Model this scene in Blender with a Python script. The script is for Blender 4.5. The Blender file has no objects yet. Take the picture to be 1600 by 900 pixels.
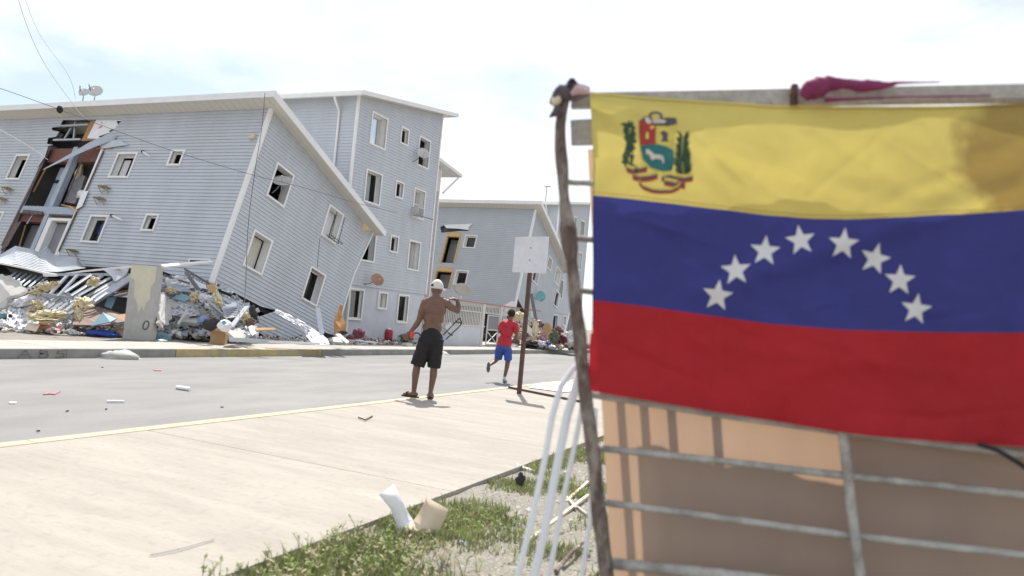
import bpy, bmesh, math, random
from mathutils import Vector as V, Matrix, Euler, noise as mnoise
random.seed(7)
S = bpy.context.scene
COL = S.collection
R = math.radians

# ------------------------------------------------------------------ camera
CAMH, FPX, ROLL, PITCH, YAW = 1.42, 1150.0, R(5.2), R(2.603), R(23.762)
FW = V((math.cos(YAW)*math.cos(PITCH), math.sin(YAW)*math.cos(PITCH), math.sin(PITCH)))
RT0 = V((math.sin(YAW), -math.cos(YAW), 0))
UP0 = RT0.cross(FW)
RT = RT0*math.cos(ROLL) + UP0*math.sin(ROLL)
UP = RT.cross(FW)
CP = V((0, 0, CAMH))
camd = bpy.data.cameras.new('camera')
cam = bpy.data.objects.new('camera', camd)
COL.objects.link(cam)
M = Matrix((RT, UP, -FW)).transposed().to_4x4(); M.translation = CP
cam.matrix_world = M
camd.sensor_width = 36; camd.lens = 36*FPX/1600
camd.clip_start = 0.05; camd.clip_end = 3000
camd.dof.use_dof = True; camd.dof.focus_distance = 13.0; camd.dof.aperture_fstop = 2.1
S.camera = cam

# ------------------------------------------------------------------ world and sun
SUN_EL, SUN_AZ = R(58), R(27)        # azimuth from +X towards +Y
w = bpy.data.worlds.new('World'); S.world = w; w.use_nodes = True
nt = w.node_tree; nt.nodes.clear()
def N(nt, t, **k):
    n = nt.nodes.new(t)
    for a, b in k.items(): setattr(n, a, b)
    return n
out = N(nt, 'ShaderNodeOutputWorld')
sky = N(nt, 'ShaderNodeTexSky', sky_type='NISHITA')
sky.sun_disc = False; sky.sun_elevation = SUN_EL; sky.sun_rotation = math.pi/2 - SUN_AZ
sky.air_density = 1.0; sky.dust_density = 2.0; sky.ozone_density = 1.0
bg1 = N(nt, 'ShaderNodeBackground'); bg1.inputs[1].default_value = 0.10
bg2 = N(nt, 'ShaderNodeBackground'); bg2.inputs[0].default_value = (0.97, 0.985, 1, 1); bg2.inputs[1].default_value = 0.80
tc = N(nt, 'ShaderNodeTexCoord'); mp = N(nt, 'ShaderNodeMapping')
mp.inputs['Scale'].default_value = (1.5, 1.5, 4.0); mp.inputs['Location'].default_value = (0.2, 3.3, 0.9)
nz = N(nt, 'ShaderNodeTexNoise'); nz.inputs['Scale'].default_value = 1.3; nz.inputs['Detail'].default_value = 7; nz.inputs['Roughness'].default_value = 0.55
rp = N(nt, 'ShaderNodeValToRGB'); rp.color_ramp.elements[0].position = 0.40; rp.color_ramp.elements[0].color = (.12, .12, .12, 1)
rp.color_ramp.elements[1].position = 0.60; rp.color_ramp.elements[1].color = (1, 1, 1, 1)
mx = N(nt, 'ShaderNodeMixShader')
L = nt.links.new
L(sky.outputs[0], bg1.inputs[0]); L(tc.outputs['Generated'], mp.inputs[0]); L(mp.outputs[0], nz.inputs[0])
L(nz.outputs[0], rp.inputs[0]); L(rp.outputs[0], mx.inputs[0]); L(bg1.outputs[0], mx.inputs[1]); L(bg2.outputs[0], mx.inputs[2]); L(mx.outputs[0], out.inputs[0])
sl = bpy.data.lights.new('sun', 'SUN'); sl.energy = 4.0; sl.angle = R(0.6); sl.color = (1, .955, .88)
so = bpy.data.objects.new('sun', sl); COL.objects.link(so)
SD = V((math.cos(SUN_EL)*math.cos(SUN_AZ), math.cos(SUN_EL)*math.sin(SUN_AZ), math.sin(SUN_EL)))
so.rotation_euler = SD.to_track_quat('Z', 'Y').to_euler(); so.location = SD*60
S.view_settings.view_transform = 'Standard'; S.view_settings.look = 'None'
S.view_settings.exposure = 0.72; S.view_settings.gamma = 1
S.render.engine = 'CYCLES'
S.render.resolution_x = 1024; S.render.resolution_y = 576

# ------------------------------------------------------------------ photo pixel -> point on a known plane
def ray(px, py):
    return FW*FPX + RT*(px-800) - UP*(py-450)
def hit(px, py, p, n):
    d = ray(px, py); n = V(n); return CP + d*((V(p)-CP).dot(n)/d.dot(n))
def onZ(px, py, z=0.0): return hit(px, py, (0, 0, z), (0, 0, 1))
def onY(px, py, y): return hit(px, py, (0, y, 0), (0, 1, 0))
def onX(px, py, x): return hit(px, py, (x, 0, 0), (1, 0, 0))

# ------------------------------------------------------------------ materials
MATS = {}
def mat(name, col, rough=.75, var=.12, scale=6., bump=0., bscale=80., metal=0., stain=0., stain_col=None, stretch=(1, 1, 1), spec=.4, trans=0., trans_col=None, sss=0., speck=0., speck_col=(.02, .02, .02), speck_scale=150.):
    m = bpy.data.materials.new(name); m.use_nodes = True
    t = m.node_tree; b = t.nodes['Principled BSDF']; l = t.links.new
    b.inputs['Roughness'].default_value = rough; b.inputs['Metallic'].default_value = metal
    b.inputs['Specular IOR Level'].default_value = spec
    c = N(t, 'ShaderNodeTexCoord'); mp = N(t, 'ShaderNodeMapping'); mp.inputs['Scale'].default_value = stretch
    l(c.outputs['Object'], mp.inputs[0])
    n = N(t, 'ShaderNodeTexNoise'); n.inputs['Scale'].default_value = scale; n.inputs['Detail'].default_value = 6; n.inputs['Roughness'].default_value = .62
    l(mp.outputs[0], n.inputs[0])
    r = N(t, 'ShaderNodeValToRGB')
    r.color_ramp.elements[0].position = .3; r.color_ramp.elements[1].position = .7
    r.color_ramp.elements[0].color = tuple(x*(1-var) for x in col)+(1,)
    r.color_ramp.elements[1].color = tuple(min(1, x*(1+var)) for x in col)+(1,)
    l(n.outputs[0], r.inputs[0]); cur = r.outputs[0]
    if stain:
        n2 = N(t, 'ShaderNodeTexNoise'); n2.inputs['Scale'].default_value = scale*.35; n2.inputs['Detail'].default_value = 8; n2.inputs['Roughness'].default_value = .7
        l(mp.outputs[0], n2.inputs[0])
        r2 = N(t, 'ShaderNodeValToRGB'); r2.color_ramp.elements[0].position = .48; r2.color_ramp.elements[1].position = .68
        r2.color_ramp.elements[0].color = (0, 0, 0, 1); r2.color_ramp.elements[1].color = (stain,)*3+(1,)
        l(n2.outputs[0], r2.inputs[0])
        x = N(t, 'ShaderNodeMix', data_type='RGBA'); l(r2.outputs[0], x.inputs['Factor']); l(cur, x.inputs['A'])
        x.inputs['B'].default_value = (stain_col or tuple(q*.5 for q in col))+(1,); cur = x.outputs['Result']
    if speck:
        n3 = N(t, 'ShaderNodeTexNoise'); n3.inputs['Scale'].default_value = speck_scale; n3.inputs['Detail'].default_value = 3
        l(c.outputs['Object'], n3.inputs[0])
        r3 = N(t, 'ShaderNodeValToRGB'); r3.color_ramp.elements[0].position = .55; r3.color_ramp.elements[1].position = .7
        r3.color_ramp.elements[0].color = (0, 0, 0, 1); r3.color_ramp.elements[1].color = (speck,)*3+(1,)
        l(n3.outputs[0], r3.inputs[0])
        x = N(t, 'ShaderNodeMix', data_type='RGBA'); l(r3.outputs[0], x.inputs['Factor']); l(cur, x.inputs['A'])
        x.inputs['B'].default_value = speck_col+(1,); cur = x.outputs['Result']
    l(cur, b.inputs['Base Color'])
    if bump:
        nb = N(t, 'ShaderNodeTexNoise'); nb.inputs['Scale'].default_value = bscale; nb.inputs['Detail'].default_value = 5
        l(mp.outputs[0], nb.inputs[0])
        bp = N(t, 'ShaderNodeBump'); bp.inputs['Strength'].default_value = bump; bp.inputs['Distance'].default_value = .02
        l(nb.outputs[0], bp.inputs['Height']); l(bp.outputs[0], b.inputs['Normal'])
    if sss:
        b.inputs['Subsurface Weight'].default_value = sss; b.inputs['Subsurface Radius'].default_value = (.02, .008, .004)
    if trans:
        o = t.nodes['Material Output']; tr = N(t, 'ShaderNodeBsdfTranslucent')
        if trans_col: tr.inputs[0].default_value = trans_col+(1,)
        else: l(cur, tr.inputs[0])
        ms = N(t, 'ShaderNodeMixShader'); ms.inputs[0].default_value = trans
        l(b.outputs[0], ms.inputs[1]); l(tr.outputs[0], ms.inputs[2]); l(ms.outputs[0], o.inputs['Surface'])
    MATS[name] = m
    return m
def glassmat():
    m = bpy.data.materials.new('window_glass'); m.use_nodes = True; t = m.node_tree; t.nodes.clear()
    o = N(t, 'ShaderNodeOutputMaterial'); g = N(t, 'ShaderNodeBsdfGlossy'); g.inputs['Roughness'].default_value = .05
    tr = N(t, 'ShaderNodeBsdfTransparent'); tr.inputs[0].default_value = (.75, .8, .8, 1)
    f = N(t, 'ShaderNodeFresnel'); f.inputs[0].default_value = 1.45
    ms = N(t, 'ShaderNodeMixShader'); t.links.new(f.outputs[0], ms.inputs[0]); t.links.new(tr.outputs[0], ms.inputs[1]); t.links.new(g.outputs[0], ms.inputs[2]); t.links.new(ms.outputs[0], o.inputs[0])
    MATS['glass'] = m
glassmat()
mat('siding', (.515, .54, .58), .5, .06, 1.6, stain=.4, stain_col=(.42, .435, .455), stretch=(1, 1, .25))
mat('siding_far', (.485, .51, .545), .5, .05, 1.2)
mat('white', (.80, .79, .77), .5, .04, 3., stain=.2, stain_col=(.6, .58, .54))
mat('soffit', (.70, .67, .60), .6, .06, 4., stretch=(1, 20, 1))
mat('roofing', (.45, .46, .47), .6, .1, 2.)
mat('plaster', (.55, .56, .60), .85, .06, 1.5, bump=.15, stain=.3, stain_col=(.42, .42, .44))
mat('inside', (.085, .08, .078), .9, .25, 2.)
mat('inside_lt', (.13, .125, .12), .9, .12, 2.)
mat('concrete', (.43, .42, .40), .9, .12, 5., bump=.3, stain=.4, stain_col=(.28, .27, .26))
mat('concrete_lt', (.56, .54, .51), .9, .1, 4., bump=.25, stain=.35, stain_col=(.42, .40, .37))
mat('brick', (.19, .085, .07), .9, .18, 9., bump=.3)
mat('steel', (.42, .45, .50), .45, .12, 6., metal=.35)
mat('steel_dark', (.16, .165, .18), .55, .2, 6., metal=.3)
mat('beam_blue', (.36, .41, .48), .55, .08, 4.)
mat('ply', (.42, .22, .09), .8, .2, 5., stretch=(1, 1, 6), bump=.2)
mat('ply_lt', (.62, .42, .20), .8, .14, 5., stretch=(1, 1, 5))
mat('wrap', (.80, .80, .82), .45, .05, 3.)
mat('wrap_red', (.70, .18, .22), .5)
mat('foam', (.74, .64, .42), .95, .25, 9., bump=.8, bscale=30)
mat('card', (.45, .29, .15), .85, .1, 5., stretch=(1, 1, 8))
mat('card_lt', (.66, .55, .42), .85, .08, 5.)
mat('black', (.018, .018, .02), .7, .3, 8.)
mat('rubber', (.03, .03, .032), .6, .3, 8.)
mat('cloth_white', (.72, .71, .74), .9, .08, 10., bump=.4, bscale=25)
mat('cloth_blue', (.05, .10, .45), .85, .15, 8., bump=.4, bscale=25)
mat('cloth_teal', (.22, .36, .42), .85, .15, 8., bump=.4, bscale=25)
mat('cloth_brown', (.15, .11, .09), .9, .25, 12., bump=.6, bscale=20)
mat('cloth_dark', (.05, .045, .05), .9, .25, 10., bump=.4, bscale=25)
mat('cloth_maroon', (.15, .04, .06), .85, .2, 8., bump=.4, bscale=25)
mat('cloth_pink', (.55, .38, .40), .9, .15, 10., bump=.4, bscale=25)
mat('mattress', (.22, .21, .22), .9, .1, 5., speck=.8, speck_col=(.10, .09, .11), speck_scale=9.)
mat('blue_plastic', (.20, .32, .55), .4, .06, 4.)
mat('teal_board', (.19, .32, .40), .6, .08, 4.)
mat('brown_board', (.26, .19, .165), .7, .1, 3.)
mat('red_plastic', (.36, .03, .045), .35, .1, 5.)
mat('redorange', (.75, .05, .02), .5, .1, 5.)
mat('green', (.10, .13, .07), .6, .25, 9.)
mat('dish', (.55, .55, .52), .5, .06, 4., stain=.4, stain_col=(.38, .36, .33))
mat('dish_rust', (.42, .22, .14), .7, .2, 5., stain=.5, stain_col=(.26, .11, .06))
mat('dish_teal', (.16, .38, .38), .6, .15, 5.)
mat('curtain', (.62, .58, .52), .9, .08, 4., stretch=(8, 8, 1))
mat('curtain_white', (.74, .73, .73), .9, .06, 4., stretch=(8, 8, 1))
mat('door_grey', (.24, .24, .26), .7, .1, 3.)
mat('wire', (.06, .06, .065), .6, .1)
mat('wire_lt', (.55, .55, .55), .6, .1)

# ------------------------------------------------------------------ mesh helpers
class MB:
    def __init__(s): s.v = []; s.f = []; s.mi = []; s.cur = 0
    def add(s, vs, fs):
        b = len(s.v); s.v += [tuple(p) for p in vs]
        for f in fs: s.f.append(tuple(b+i for i in f)); s.mi.append(s.cur)
        return s
    def poly(s, *pts): return s.add(pts, [tuple(range(len(pts)))])
    def hexa(s, p):   # 8 points: bottom 4, top 4
        return s.add(p, [(0, 3, 2, 1), (4, 5, 6, 7), (0, 1, 5, 4), (1, 2, 6, 5), (2, 3, 7, 6), (3, 0, 4, 7)])
    def box(s, a, b):
        x0, y0, z0 = a; x1, y1, z1 = b
        return s.hexa([(x0, y0, z0), (x1, y0, z0), (x1, y1, z0), (x0, y1, z0), (x0, y0, z1), (x1, y0, z1), (x1, y1, z1), (x0, y1, z1)])
    def fbox(s, fr, a0, a1, z0, z1, o0, o1):
        return s.hexa([fr(a0, z0, o0), fr(a1, z0, o0), fr(a1, z0, o1), fr(a0, z0, o1), fr(a0, z1, o0), fr(a1, z1, o0), fr(a1, z1, o1), fr(a0, z1, o1)])
    def slab(s, pts, thick):   # polygon (3D) extruded by vector thick
        n = len(pts); t = V(thick); P = [V(p) for p in pts]
        s.add(P+[p+t for p in P], [tuple(range(n))[::-1], tuple(range(n, 2*n))]+[(i, (i+1) % n, n+(i+1) % n, n+i) for i in range(n)])
        return s
    def beam(s, p0, p1, w, h, up=(0, 0, 1)):
        p0, p1 = V(p0), V(p1); d = (p1-p0).normalized(); u = V(up)
        if abs(d.dot(u)) > .98: u = V((1, 0, 0))
        r = d.cross(u).normalized()*w/2; q = r.cross(d).normalized()*h/2
        return s.hexa([p0-r-q, p0+r-q, p1+r-q, p1-r-q, p0-r+q, p0+r+q, p1+r+q, p1-r+q])
    def tube(s, pts, r, n=8, caps=True):
        pts = [V(p) for p in pts]; k = len(pts); rr = r if isinstance(r, (list, tuple)) else [r]*k
        prev = None; rings = []
        for i, p in enumerate(pts):
            d = (pts[min(i+1, k-1)]-pts[max(i-1, 0)]).normalized()
            if prev is None:
                u = d.orthogonal().normalized()
            else:
                u = (prev-d*prev.dot(d))
                u = u.normalized() if u.length > 1e-6 else d.orthogonal().normalized()
            prev = u; v = d.cross(u)
            rings.append([p+(u*math.cos(2*math.pi*j/n)+v*math.sin(2*math.pi*j/n))*rr[i] for j in range(n)])
        vs = [q for ring in rings for q in ring]; fs = []
        for i in range(k-1):
            for j in range(n): fs.append((i*n+j, i*n+(j+1) % n, (i+1)*n+(j+1) % n, (i+1)*n+j))
        if caps: fs.append(tuple(range(n))[::-1]); fs.append(tuple((k-1)*n+j for j in range(n)))
        return s.add(vs, fs)
    def ball(s, c, r, rot=None, nu=12, nv=8):
        c = V(c); r = V((r, r, r)) if not hasattr(r, '__len__') else V(r)
        vs = []; fs = []
        for i in range(nv+1):
            th = math.pi*i/nv
            for j in range(nu):
                ph = 2*math.pi*j/nu
                p = V((r.x*math.sin(th)*math.cos(ph), r.y*math.sin(th)*math.sin(ph), r.z*math.cos(th)))
                if rot: p = rot @ p
                vs.append(c+p)
        for i in range(nv):
            for j in range(nu): fs.append((i*nu+j, (i+1)*nu+j, (i+1)*nu+(j+1) % nu, i*nu+(j+1) % nu))
        return s.add(vs, fs)
    def disc(s, c, nrm, r, depth=0., n=20, rings=4, asp=1.):   # dished disc
        c = V(c); nrm = V(nrm).normalized(); u = nrm.cross(V((0, 0, 1))).normalized(); v = nrm.cross(u)
        vs = [c-nrm*depth]; fs = []
        for k in range(1, rings+1):
            q = k/rings
            for j in range(n):
                a = 2*math.pi*j/n
                vs.append(c-nrm*depth*(1-q*q)+(u*math.cos(a)*asp+v*math.sin(a))*r*q)
        for j in range(n): fs.append((0, 1+j, 1+(j+1) % n))
        for k in range(rings-1):
            for j in range(n): fs.append((1+k*n+j, 1+(k+1)*n+j, 1+(k+1)*n+(j+1) % n, 1+k*n+(j+1) % n))
        return s.add(vs, fs)
    def build(s, name, m, parent=None, smooth=False, kind=None, label=None, cat=None, group=None, loc=None):
        me = bpy.data.meshes.new(name); me.from_pydata(s.v, [], s.f)
        ms = m if isinstance(m, (list, tuple)) else [m]
        for q in ms: me.materials.append(MATS[q])
        if len(ms) > 1: me.polygons.foreach_set('material_index', s.mi)
        if smooth: me.polygons.foreach_set('use_smooth', [True]*len(me.polygons))
        me.update(); 
        bm = bmesh.new(); bm.from_mesh(me); bmesh.ops.remove_doubles(bm, verts=bm.verts, dist=1e-5)
        bmesh.ops.recalc_face_normals(bm, faces=bm.faces); bm.to_mesh(me); bm.free()
        return put(name, me, parent, kind, label, cat, group, loc)
def put(name, me, parent=None, kind=None, label=None, cat=None, group=None, loc=None):
    o = bpy.data.objects.new(name, me); COL.objects.link(o)
    if parent: o.parent = parent
    if loc is not None: o.location = loc
    if kind: o['kind'] = kind
    if label: o['label'] = label
    if cat: o['category'] = cat
    if group: o['group'] = group
    return o
def empty(name, loc, label, cat, rot=(0, 0, 0), group=None):
    o = put(name, None, None, None, label, cat, group, loc); o.rotation_euler = rot; o.empty_display_size = .3
    return o
def mtx(o): return Matrix.Translation(o.location) @ o.rotation_euler.to_matrix().to_4x4()
class Fr:
    def __init__(s, o, u, w, n): s.o, s.u, s.w, s.n = V(o), V(u), V(w), V(n)
    def __call__(s, a, z, out=0.): return s.o+s.u*a+s.w*z+s.n*out
def lap_wall(mb, polys, fr, lap=.122, d=.022, z0=0., flat=False, off=0.):
    E = []
    for P in polys:
        for i in range(len(P)): E.append((P[i], P[(i+1) % len(P)]))
    zs = set(p[1] for P in polys for p in P)
    lo, hi = min(zs), max(zs)
    if not flat:
        k = math.ceil((lo-z0)/lap)
        while z0+k*lap < hi: zs.add(z0+k*lap); k += 1
    zs = sorted(zs); lev = [zs[0]]
    for z in zs[1:]:
        if z-lev[-1] > 1e-4: lev.append(z)
    for zb, zt in zip(lev[:-1], lev[1:]):
        zm = (zb+zt)/2; X = []
        for (a, b) in E:
            if (a[1] > zm) != (b[1] > zm):
                g = lambda z: a[0]+(b[0]-a[0])*(z-a[1])/(b[1]-a[1])
                X.append((g(zm), g(zb), g(zt)))
        X.sort()
        ls = math.floor((zm-z0)/lap)*lap+z0
        ob = 0 if flat else d*(1-(zb-ls)/lap); ot = 0 if flat else d*(1-(zt-ls)/lap)
        for p, q in zip(X[0::2], X[1::2]):
            ns = 1 if flat else max(1, int((q[0]-p[0])/.45))
            bz = lambda a, z: 0. if flat else .016*mnoise.noise((a*.55, z*.55, 3.1))+.005*mnoise.noise((a*1.9, math.floor((zm-z0)/lap)*1.7, 8))
            for k in range(ns):
                b0, b1 = p[1]+(q[1]-p[1])*k/ns, p[1]+(q[1]-p[1])*(k+1)/ns; t0, t1 = p[2]+(q[2]-p[2])*k/ns, p[2]+(q[2]-p[2])*(k+1)/ns
                mb.poly(fr(b0, zb, ob+off+bz(b0, zb)), fr(b1, zb, ob+off+bz(b1, zb)), fr(t1, zt, ot+off+bz(t1, zt)), fr(t0, zt, ot+off+bz(t0, zt)))
                if not flat and abs(zb-ls) < 1e-4: mb.poly(fr(b0, zb, off-.02), fr(b1, zb, off-.02), fr(b1, zb, ob+off+bz(b1, zb)), fr(b0, zb, ob+off+bz(b0, zb)))
def rect(a0, a1, z0, z1): return [(a0, z0), (a1, z0), (a1, z1), (a0, z1)]
def window(parent, fr, r, pane='glass', curtain=None, sash=True, depth=.2, wood='white', tw=.07, label=None, half=None):
    a0, a1, z0, z1 = r
    m = MB()
    m.fbox(fr, a0-tw, a0, z0-tw, z1+tw, -.02, .045); m.fbox(fr, a1, a1+tw, z0-tw, z1+tw, -.02, .045)
    m.fbox(fr, a0, a1, z1, z1+tw, -.02, .045); m.fbox(fr, a0, a1, z0-tw, z0, -.02, .06)
    for (p, q) in (((a0, z0), (a0, z1)), ((a1, z0), (a1, z1)), ((a0, z0), (a1, z0)), ((a0, z1), (a1, z1))):
        m.poly(fr(*p, .0), fr(*q, .0), fr(*q, -depth-.02), fr(*p, -depth-.02))
    o = m.build('window', wood, parent, label=label)
    if sash:
        s = MB(); t = .035
        s.fbox(fr, a0+.001, a0+t, z0+.001, z1-.001, -depth, -depth+.035); s.fbox(fr, a1-t, a1-.001, z0+.001, z1-.001, -depth, -depth+.035)
        s.fbox(fr, a0+t, a1-t, z0+.001, z0+t, -depth, -depth+.035); s.fbox(fr, a0+t, a1-t, z1-t, z1-.001, -depth, -depth+.035)
        if sash == 2: zc = (z0+z1)/2; s.fbox(fr, a0+t, a1-t, zc-.02, zc+.02, -depth, -depth+.03)
        if sash == 3: ac = (a0+a1)/2; s.fbox(fr, ac-.02, ac+.02, z0+t, z1-t, -depth, -depth+.03)
        s.build('sash', wood, o)
    if pane:
        MB().poly(fr(a0+.02, z0+.02, -depth+.012), fr(a1-.02, z0+.02, -depth+.012), fr(a1-.02, z1-.02, -depth+.012), fr(a0+.02, z1-.02, -depth+.012)).build('pane', pane, o)
    if curtain:
        cmat, c0, c1, cz0, cz1 = curtain
        c = MB(); n = 26; aw = a1-a0; zh = z1-z0
        for i in range(n):
            x0 = a0+aw*(c0+(c1-c0)*i/n); x1 = a0+aw*(c0+(c1-c0)*(i+1)/n)
            o0 = -depth-.06+.022*math.sin(i*1.45); o1 = -depth-.06+.022*math.sin((i+1)*1.45)
            c.poly(fr(x0, z0+zh*cz0, o0), fr(x1, z0+zh*cz0, o1), fr(x1, z0+zh*cz1, o1), fr(x0, z0+zh*cz1, o0))
        c.build('curtain', cmat, o, smooth=True)
    return o
def fnorm(r): return [(r[0], r[2]), (r[1], r[2]), (r[1], r[3]), (r[0], r[3])]
# ------------------------------------------------------------------ ground, road, pavements
mat('asphalt', (.225, .22, .216), .9, .13, 1.3, bump=.4, bscale=140, stain=.7, stain_col=(.30, .29, .275), stretch=(.35, 1, 1), speck=.45, speck_col=(.12, .115, .11), speck_scale=70.)
mat('slab', (.335, .308, .270), .88, .11, 3.4, bump=.3, bscale=50, stain=.6, stain_col=(.255, .23, .2), stretch=(1.5, .3, 1), speck=.3, speck_col=(.22, .2, .18), speck_scale=18.)
mat('slab_far', (.37, .35, .32), .88, .10, 2., bump=.2, bscale=60, stain=.5, stain_col=(.36, .33, .29), stretch=(.4, 1, 1))
mat('kerb', (.27, .26, .245), .9, .16, 3., bump=.35, bscale=50, stain=.5, stain_col=(.17, .165, .16))
mat('yellow_paint', (.47, .395, .27), .8, .12, 6., bump=.2, bscale=60, stain=.9, stain_col=(.36, .335, .30))
mat('yellow_worn', (.42, .34, .17), .85, .15, 6., bump=.3, bscale=60, stain=.8, stain_col=(.27, .255, .23))
mat('dirt', (.22, .20, .175), .95, .2, 3., bump=.6, bscale=40, stain=.5, stain_col=(.19, .175, .15), speck=.5, speck_col=(.48, .46, .42), speck_scale=45.)
mat('verge', (.22, .20, .17), .95, .22, 5., bump=.8, bscale=45, stain=.6, stain_col=(.17, .155, .115), speck=.6, speck_col=(.52, .50, .46), speck_scale=60.)
YN0, YN1, YF0, YF1, PZ = 2.46, 5.72, 12.9, 14.75, .15
FZ = .17
MB().poly((-400, -400, -.06), (700, -400, -.06), (700, 700, -.06), (-400, 700, -.06)).build('ground', 'dirt', kind='structure')
MB().poly((-60, YN1-.02, 0), (260, YN1-.02, 0), (260, YF0+.02, 0), (-60, YF0+.02, 0)).build('road', 'asphalt', kind='structure')
# verge with unevenness
vg = MB(); nx, ny = 110, 50
X0, X1, Y0, Y1 = -6., 24., -7., YN0-.004
for j in range(ny+1):
    for i in range(nx+1):
        x = X0+(X1-X0)*i/nx; y = Y0+(Y1-Y0)*j/ny
        vg.v.append((x, y, .115+.03*mnoise.noise((x*.9, y*.9, 2))+.02*mnoise.noise((x*4, y*4, 5))))
for j in range(ny):
    for i in range(nx):
        a = j*(nx+1)+i; vg.f.append((a, a+1, a+nx+2, a+nx+1)); vg.mi.append(0)
vg.build('verge', 'verge', kind='structure', smooth=True)
near = put('near_pavement', None, kind='structure')
def slabs(parent, y0, y1, z, xs, m, zb):
    for a, b in zip(xs[:-1], xs[1:]):
        MB().box((a+.006, y0, zb), (b-.006, y1, z+random.uniform(-.003, .003))).build('slab', m, parent)
slabs(near, YN0, YN1-.15, PZ, [-20.15+5*k for k in range(25)], 'slab', -.05)
nk = put('near_kerb', None, kind='structure')
for k in range(34):
    a = -20.15+3*k
    MB().box((a+.004, YN1-.146, -.05), (a+3-.004, YN1, PZ+.004)).build('kerbstone', 'yellow_paint', nk)
far = put('far_pavement', None, kind='structure')
slabs(far, YF0+.17, YF1, FZ, [-14.4+2.95*k for k in range(44)], 'slab_far', -.05)
fk = put('far_kerb', None, kind='structure')
xk = onY(104, 550, YF0).x; pitch_k = onY(275, 550, YF0).x-xk
xy1 = onY(503, 552, YF0).x
for k in range(-8, 34):
    a = xk+pitch_k*k
    m = 'yellow_worn' if 1 <= k and a+pitch_k*.6 < xy1 else 'kerb'
    MB().box((a+.008, YF0+random.uniform(-.012, .008), -.05), (a+pitch_k-.008, YF0+.166, FZ+.006+random.uniform(-.006, .006))).build('kerbstone', m, fk)
# yard behind the far pavement
yd = MB(); nx, ny = 130, 50; X0, X1, Y0, Y1 = -30., 75., YF1+.004, 45.
for j in range(ny+1):
    for i in range(nx+1):
        x = X0+(X1-X0)*i/nx; y = Y0+(Y1-Y0)*(j/ny)**1.6
        yd.v.append((x, y, .13+.05*mnoise.noise((x*.8, y*.8, 2))))
for j in range(ny):
    for i in range(nx):
        a = j*(nx+1)+i; yd.f.append((a, a+1, a+nx+2, a+nx+1)); yd.mi.append(0)
yd.build('yard', 'dirt', kind='structure', smooth=True)

# ------------------------------------------------------------------ buildings
SL = math.tan(R(10.0))
def roof_parts(parent, W, y0, y1, z_at0, slope, oL=.55, oR=.5, th=.17, soff='soffit'):
    # shed roof: underside z = z_at0 + slope*x
    z = lambda x: z_at0+slope*x
    m = MB(); xa, xb = -oL, W+oR
    m.slab([(xa+.03, y0+.03, z(xa)+.03), (xb-.03, y0+.03, z(xb)+.03), (xb-.03, y0+.03, z(xb)+th), (xa+.03, y0+.03, z(xa)+th)], (0, y1-y0-.06, 0))
    rf = m.build('roof', 'roofing', parent)
    f = MB()
    f.slab([(xa, y0, z(xa)-.03), (xb, y0, z(xb)-.03), (xb, y0, z(xb)+th+.03), (xa, y0, z(xa)+th+.03)], (0, .03, 0))
    f.box((xa, y0+.03, z(xa)-.03), (xa+.03, y1, z(xa)+th+.03)); f.box((xb-.03, y0+.03, z(xb)-.03), (xb, y1, z(xb)+th+.03))
    f.build('fascia', 'white', rf)
    s = MB()
    n = 60
    for i in range(n):     # grooved soffit strips
        p0 = y0+.03+(y1-y0-.06)*i/n; p1 = p0+(y1-y0-.06)/n-.012
        s.poly((xa+.03, p0, z(xa)), (xb-.03, p0, z(xb)), (xb-.03, p1, z(xb)), (xa+.03, p1, z(xa)))
    s.build('soffit', soff, rf)
    return rf
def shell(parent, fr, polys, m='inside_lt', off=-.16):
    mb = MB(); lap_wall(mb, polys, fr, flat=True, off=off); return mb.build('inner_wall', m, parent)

# ---- leaning building: built like the photo's collapsed block, rotated about the axis across the road
TH1 = R(16.4)
B1 = empty('collapsed_building', (16.47, 17, 1.80), 'grey sided apartment block tilted sharply on its crushed ground floor, left of the man', 'building', (0, TH1, 0))
M1 = mtx(B1); I1 = M1.inverted()
FA1 = Fr((0, 0, 0), (0, 1, 0), (0, 0, 1), (-1, 0, 0)); FR1 = Fr((0, 0, 0), (1, 0, 0), (0, 0, 1), (0, -1, 0))
def fac1(px, py, x=0.):
    p = hit(px, py, M1 @ V((x, 0, 0)), M1.to_3x3() @ V((1, 0, 0))); return I1 @ p
def fro1(px, py, y=0.):
    p = hit(px, py, M1 @ V((0, y, 0)), M1.to_3x3() @ V((0, 1, 0))); return I1 @ p
def fa(px, py): p = fac1(px, py); return (p.y, p.z)
def fr_(px, py): p = fro1(px, py); return (p.x, p.z)
def prect(fn, pts):   # four photo corners tl,tr,br,bl -> upright rectangle in wall coordinates
    q = [fn(*p) for p in pts]
    a = sorted(p[0] for p in q); z = sorted(p[1] for p in q)
    return ((a[0]+a[1])/2, (a[2]+a[3])/2, (z[0]+z[1])/2, (z[2]+z[3])/2)
W1, L1, T1 = 6.55, 18., 5.98
wf = dict(a=prect(fa, [(187, 242), (214, 241), (200, 276), (172, 276)]), b=prect(fa, [(271, 238), (288, 237), (280, 257), (264, 257)]),
          c=prect(fa, [(146, 340), (170, 339), (153, 377), (127, 377)]), d=prect(fa, [(231, 338), (247, 337), (240, 359), (223, 359)]),
          e=prect(fa, [(27, 245), (46, 244), (30, 279), (12, 279)]))
wf['f'] = (wf['e'][0], wf['e'][1], wf['c'][2], wf['c'][3])
hole_top = [fa(*p) for p in [(99, 188), (95, 197), (82, 200), (82, 204), (93, 206), (88, 214), (76, 216), (74, 225), (84, 227)]]
hole_r = [fa(*p) for p in [(140, 233), (164, 235), (178, 222), (154, 217), (176, 205), (182, 198), (190, 189), (190, 187)]]
HL, HR, HB = 10.22, 7.12, .12
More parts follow.
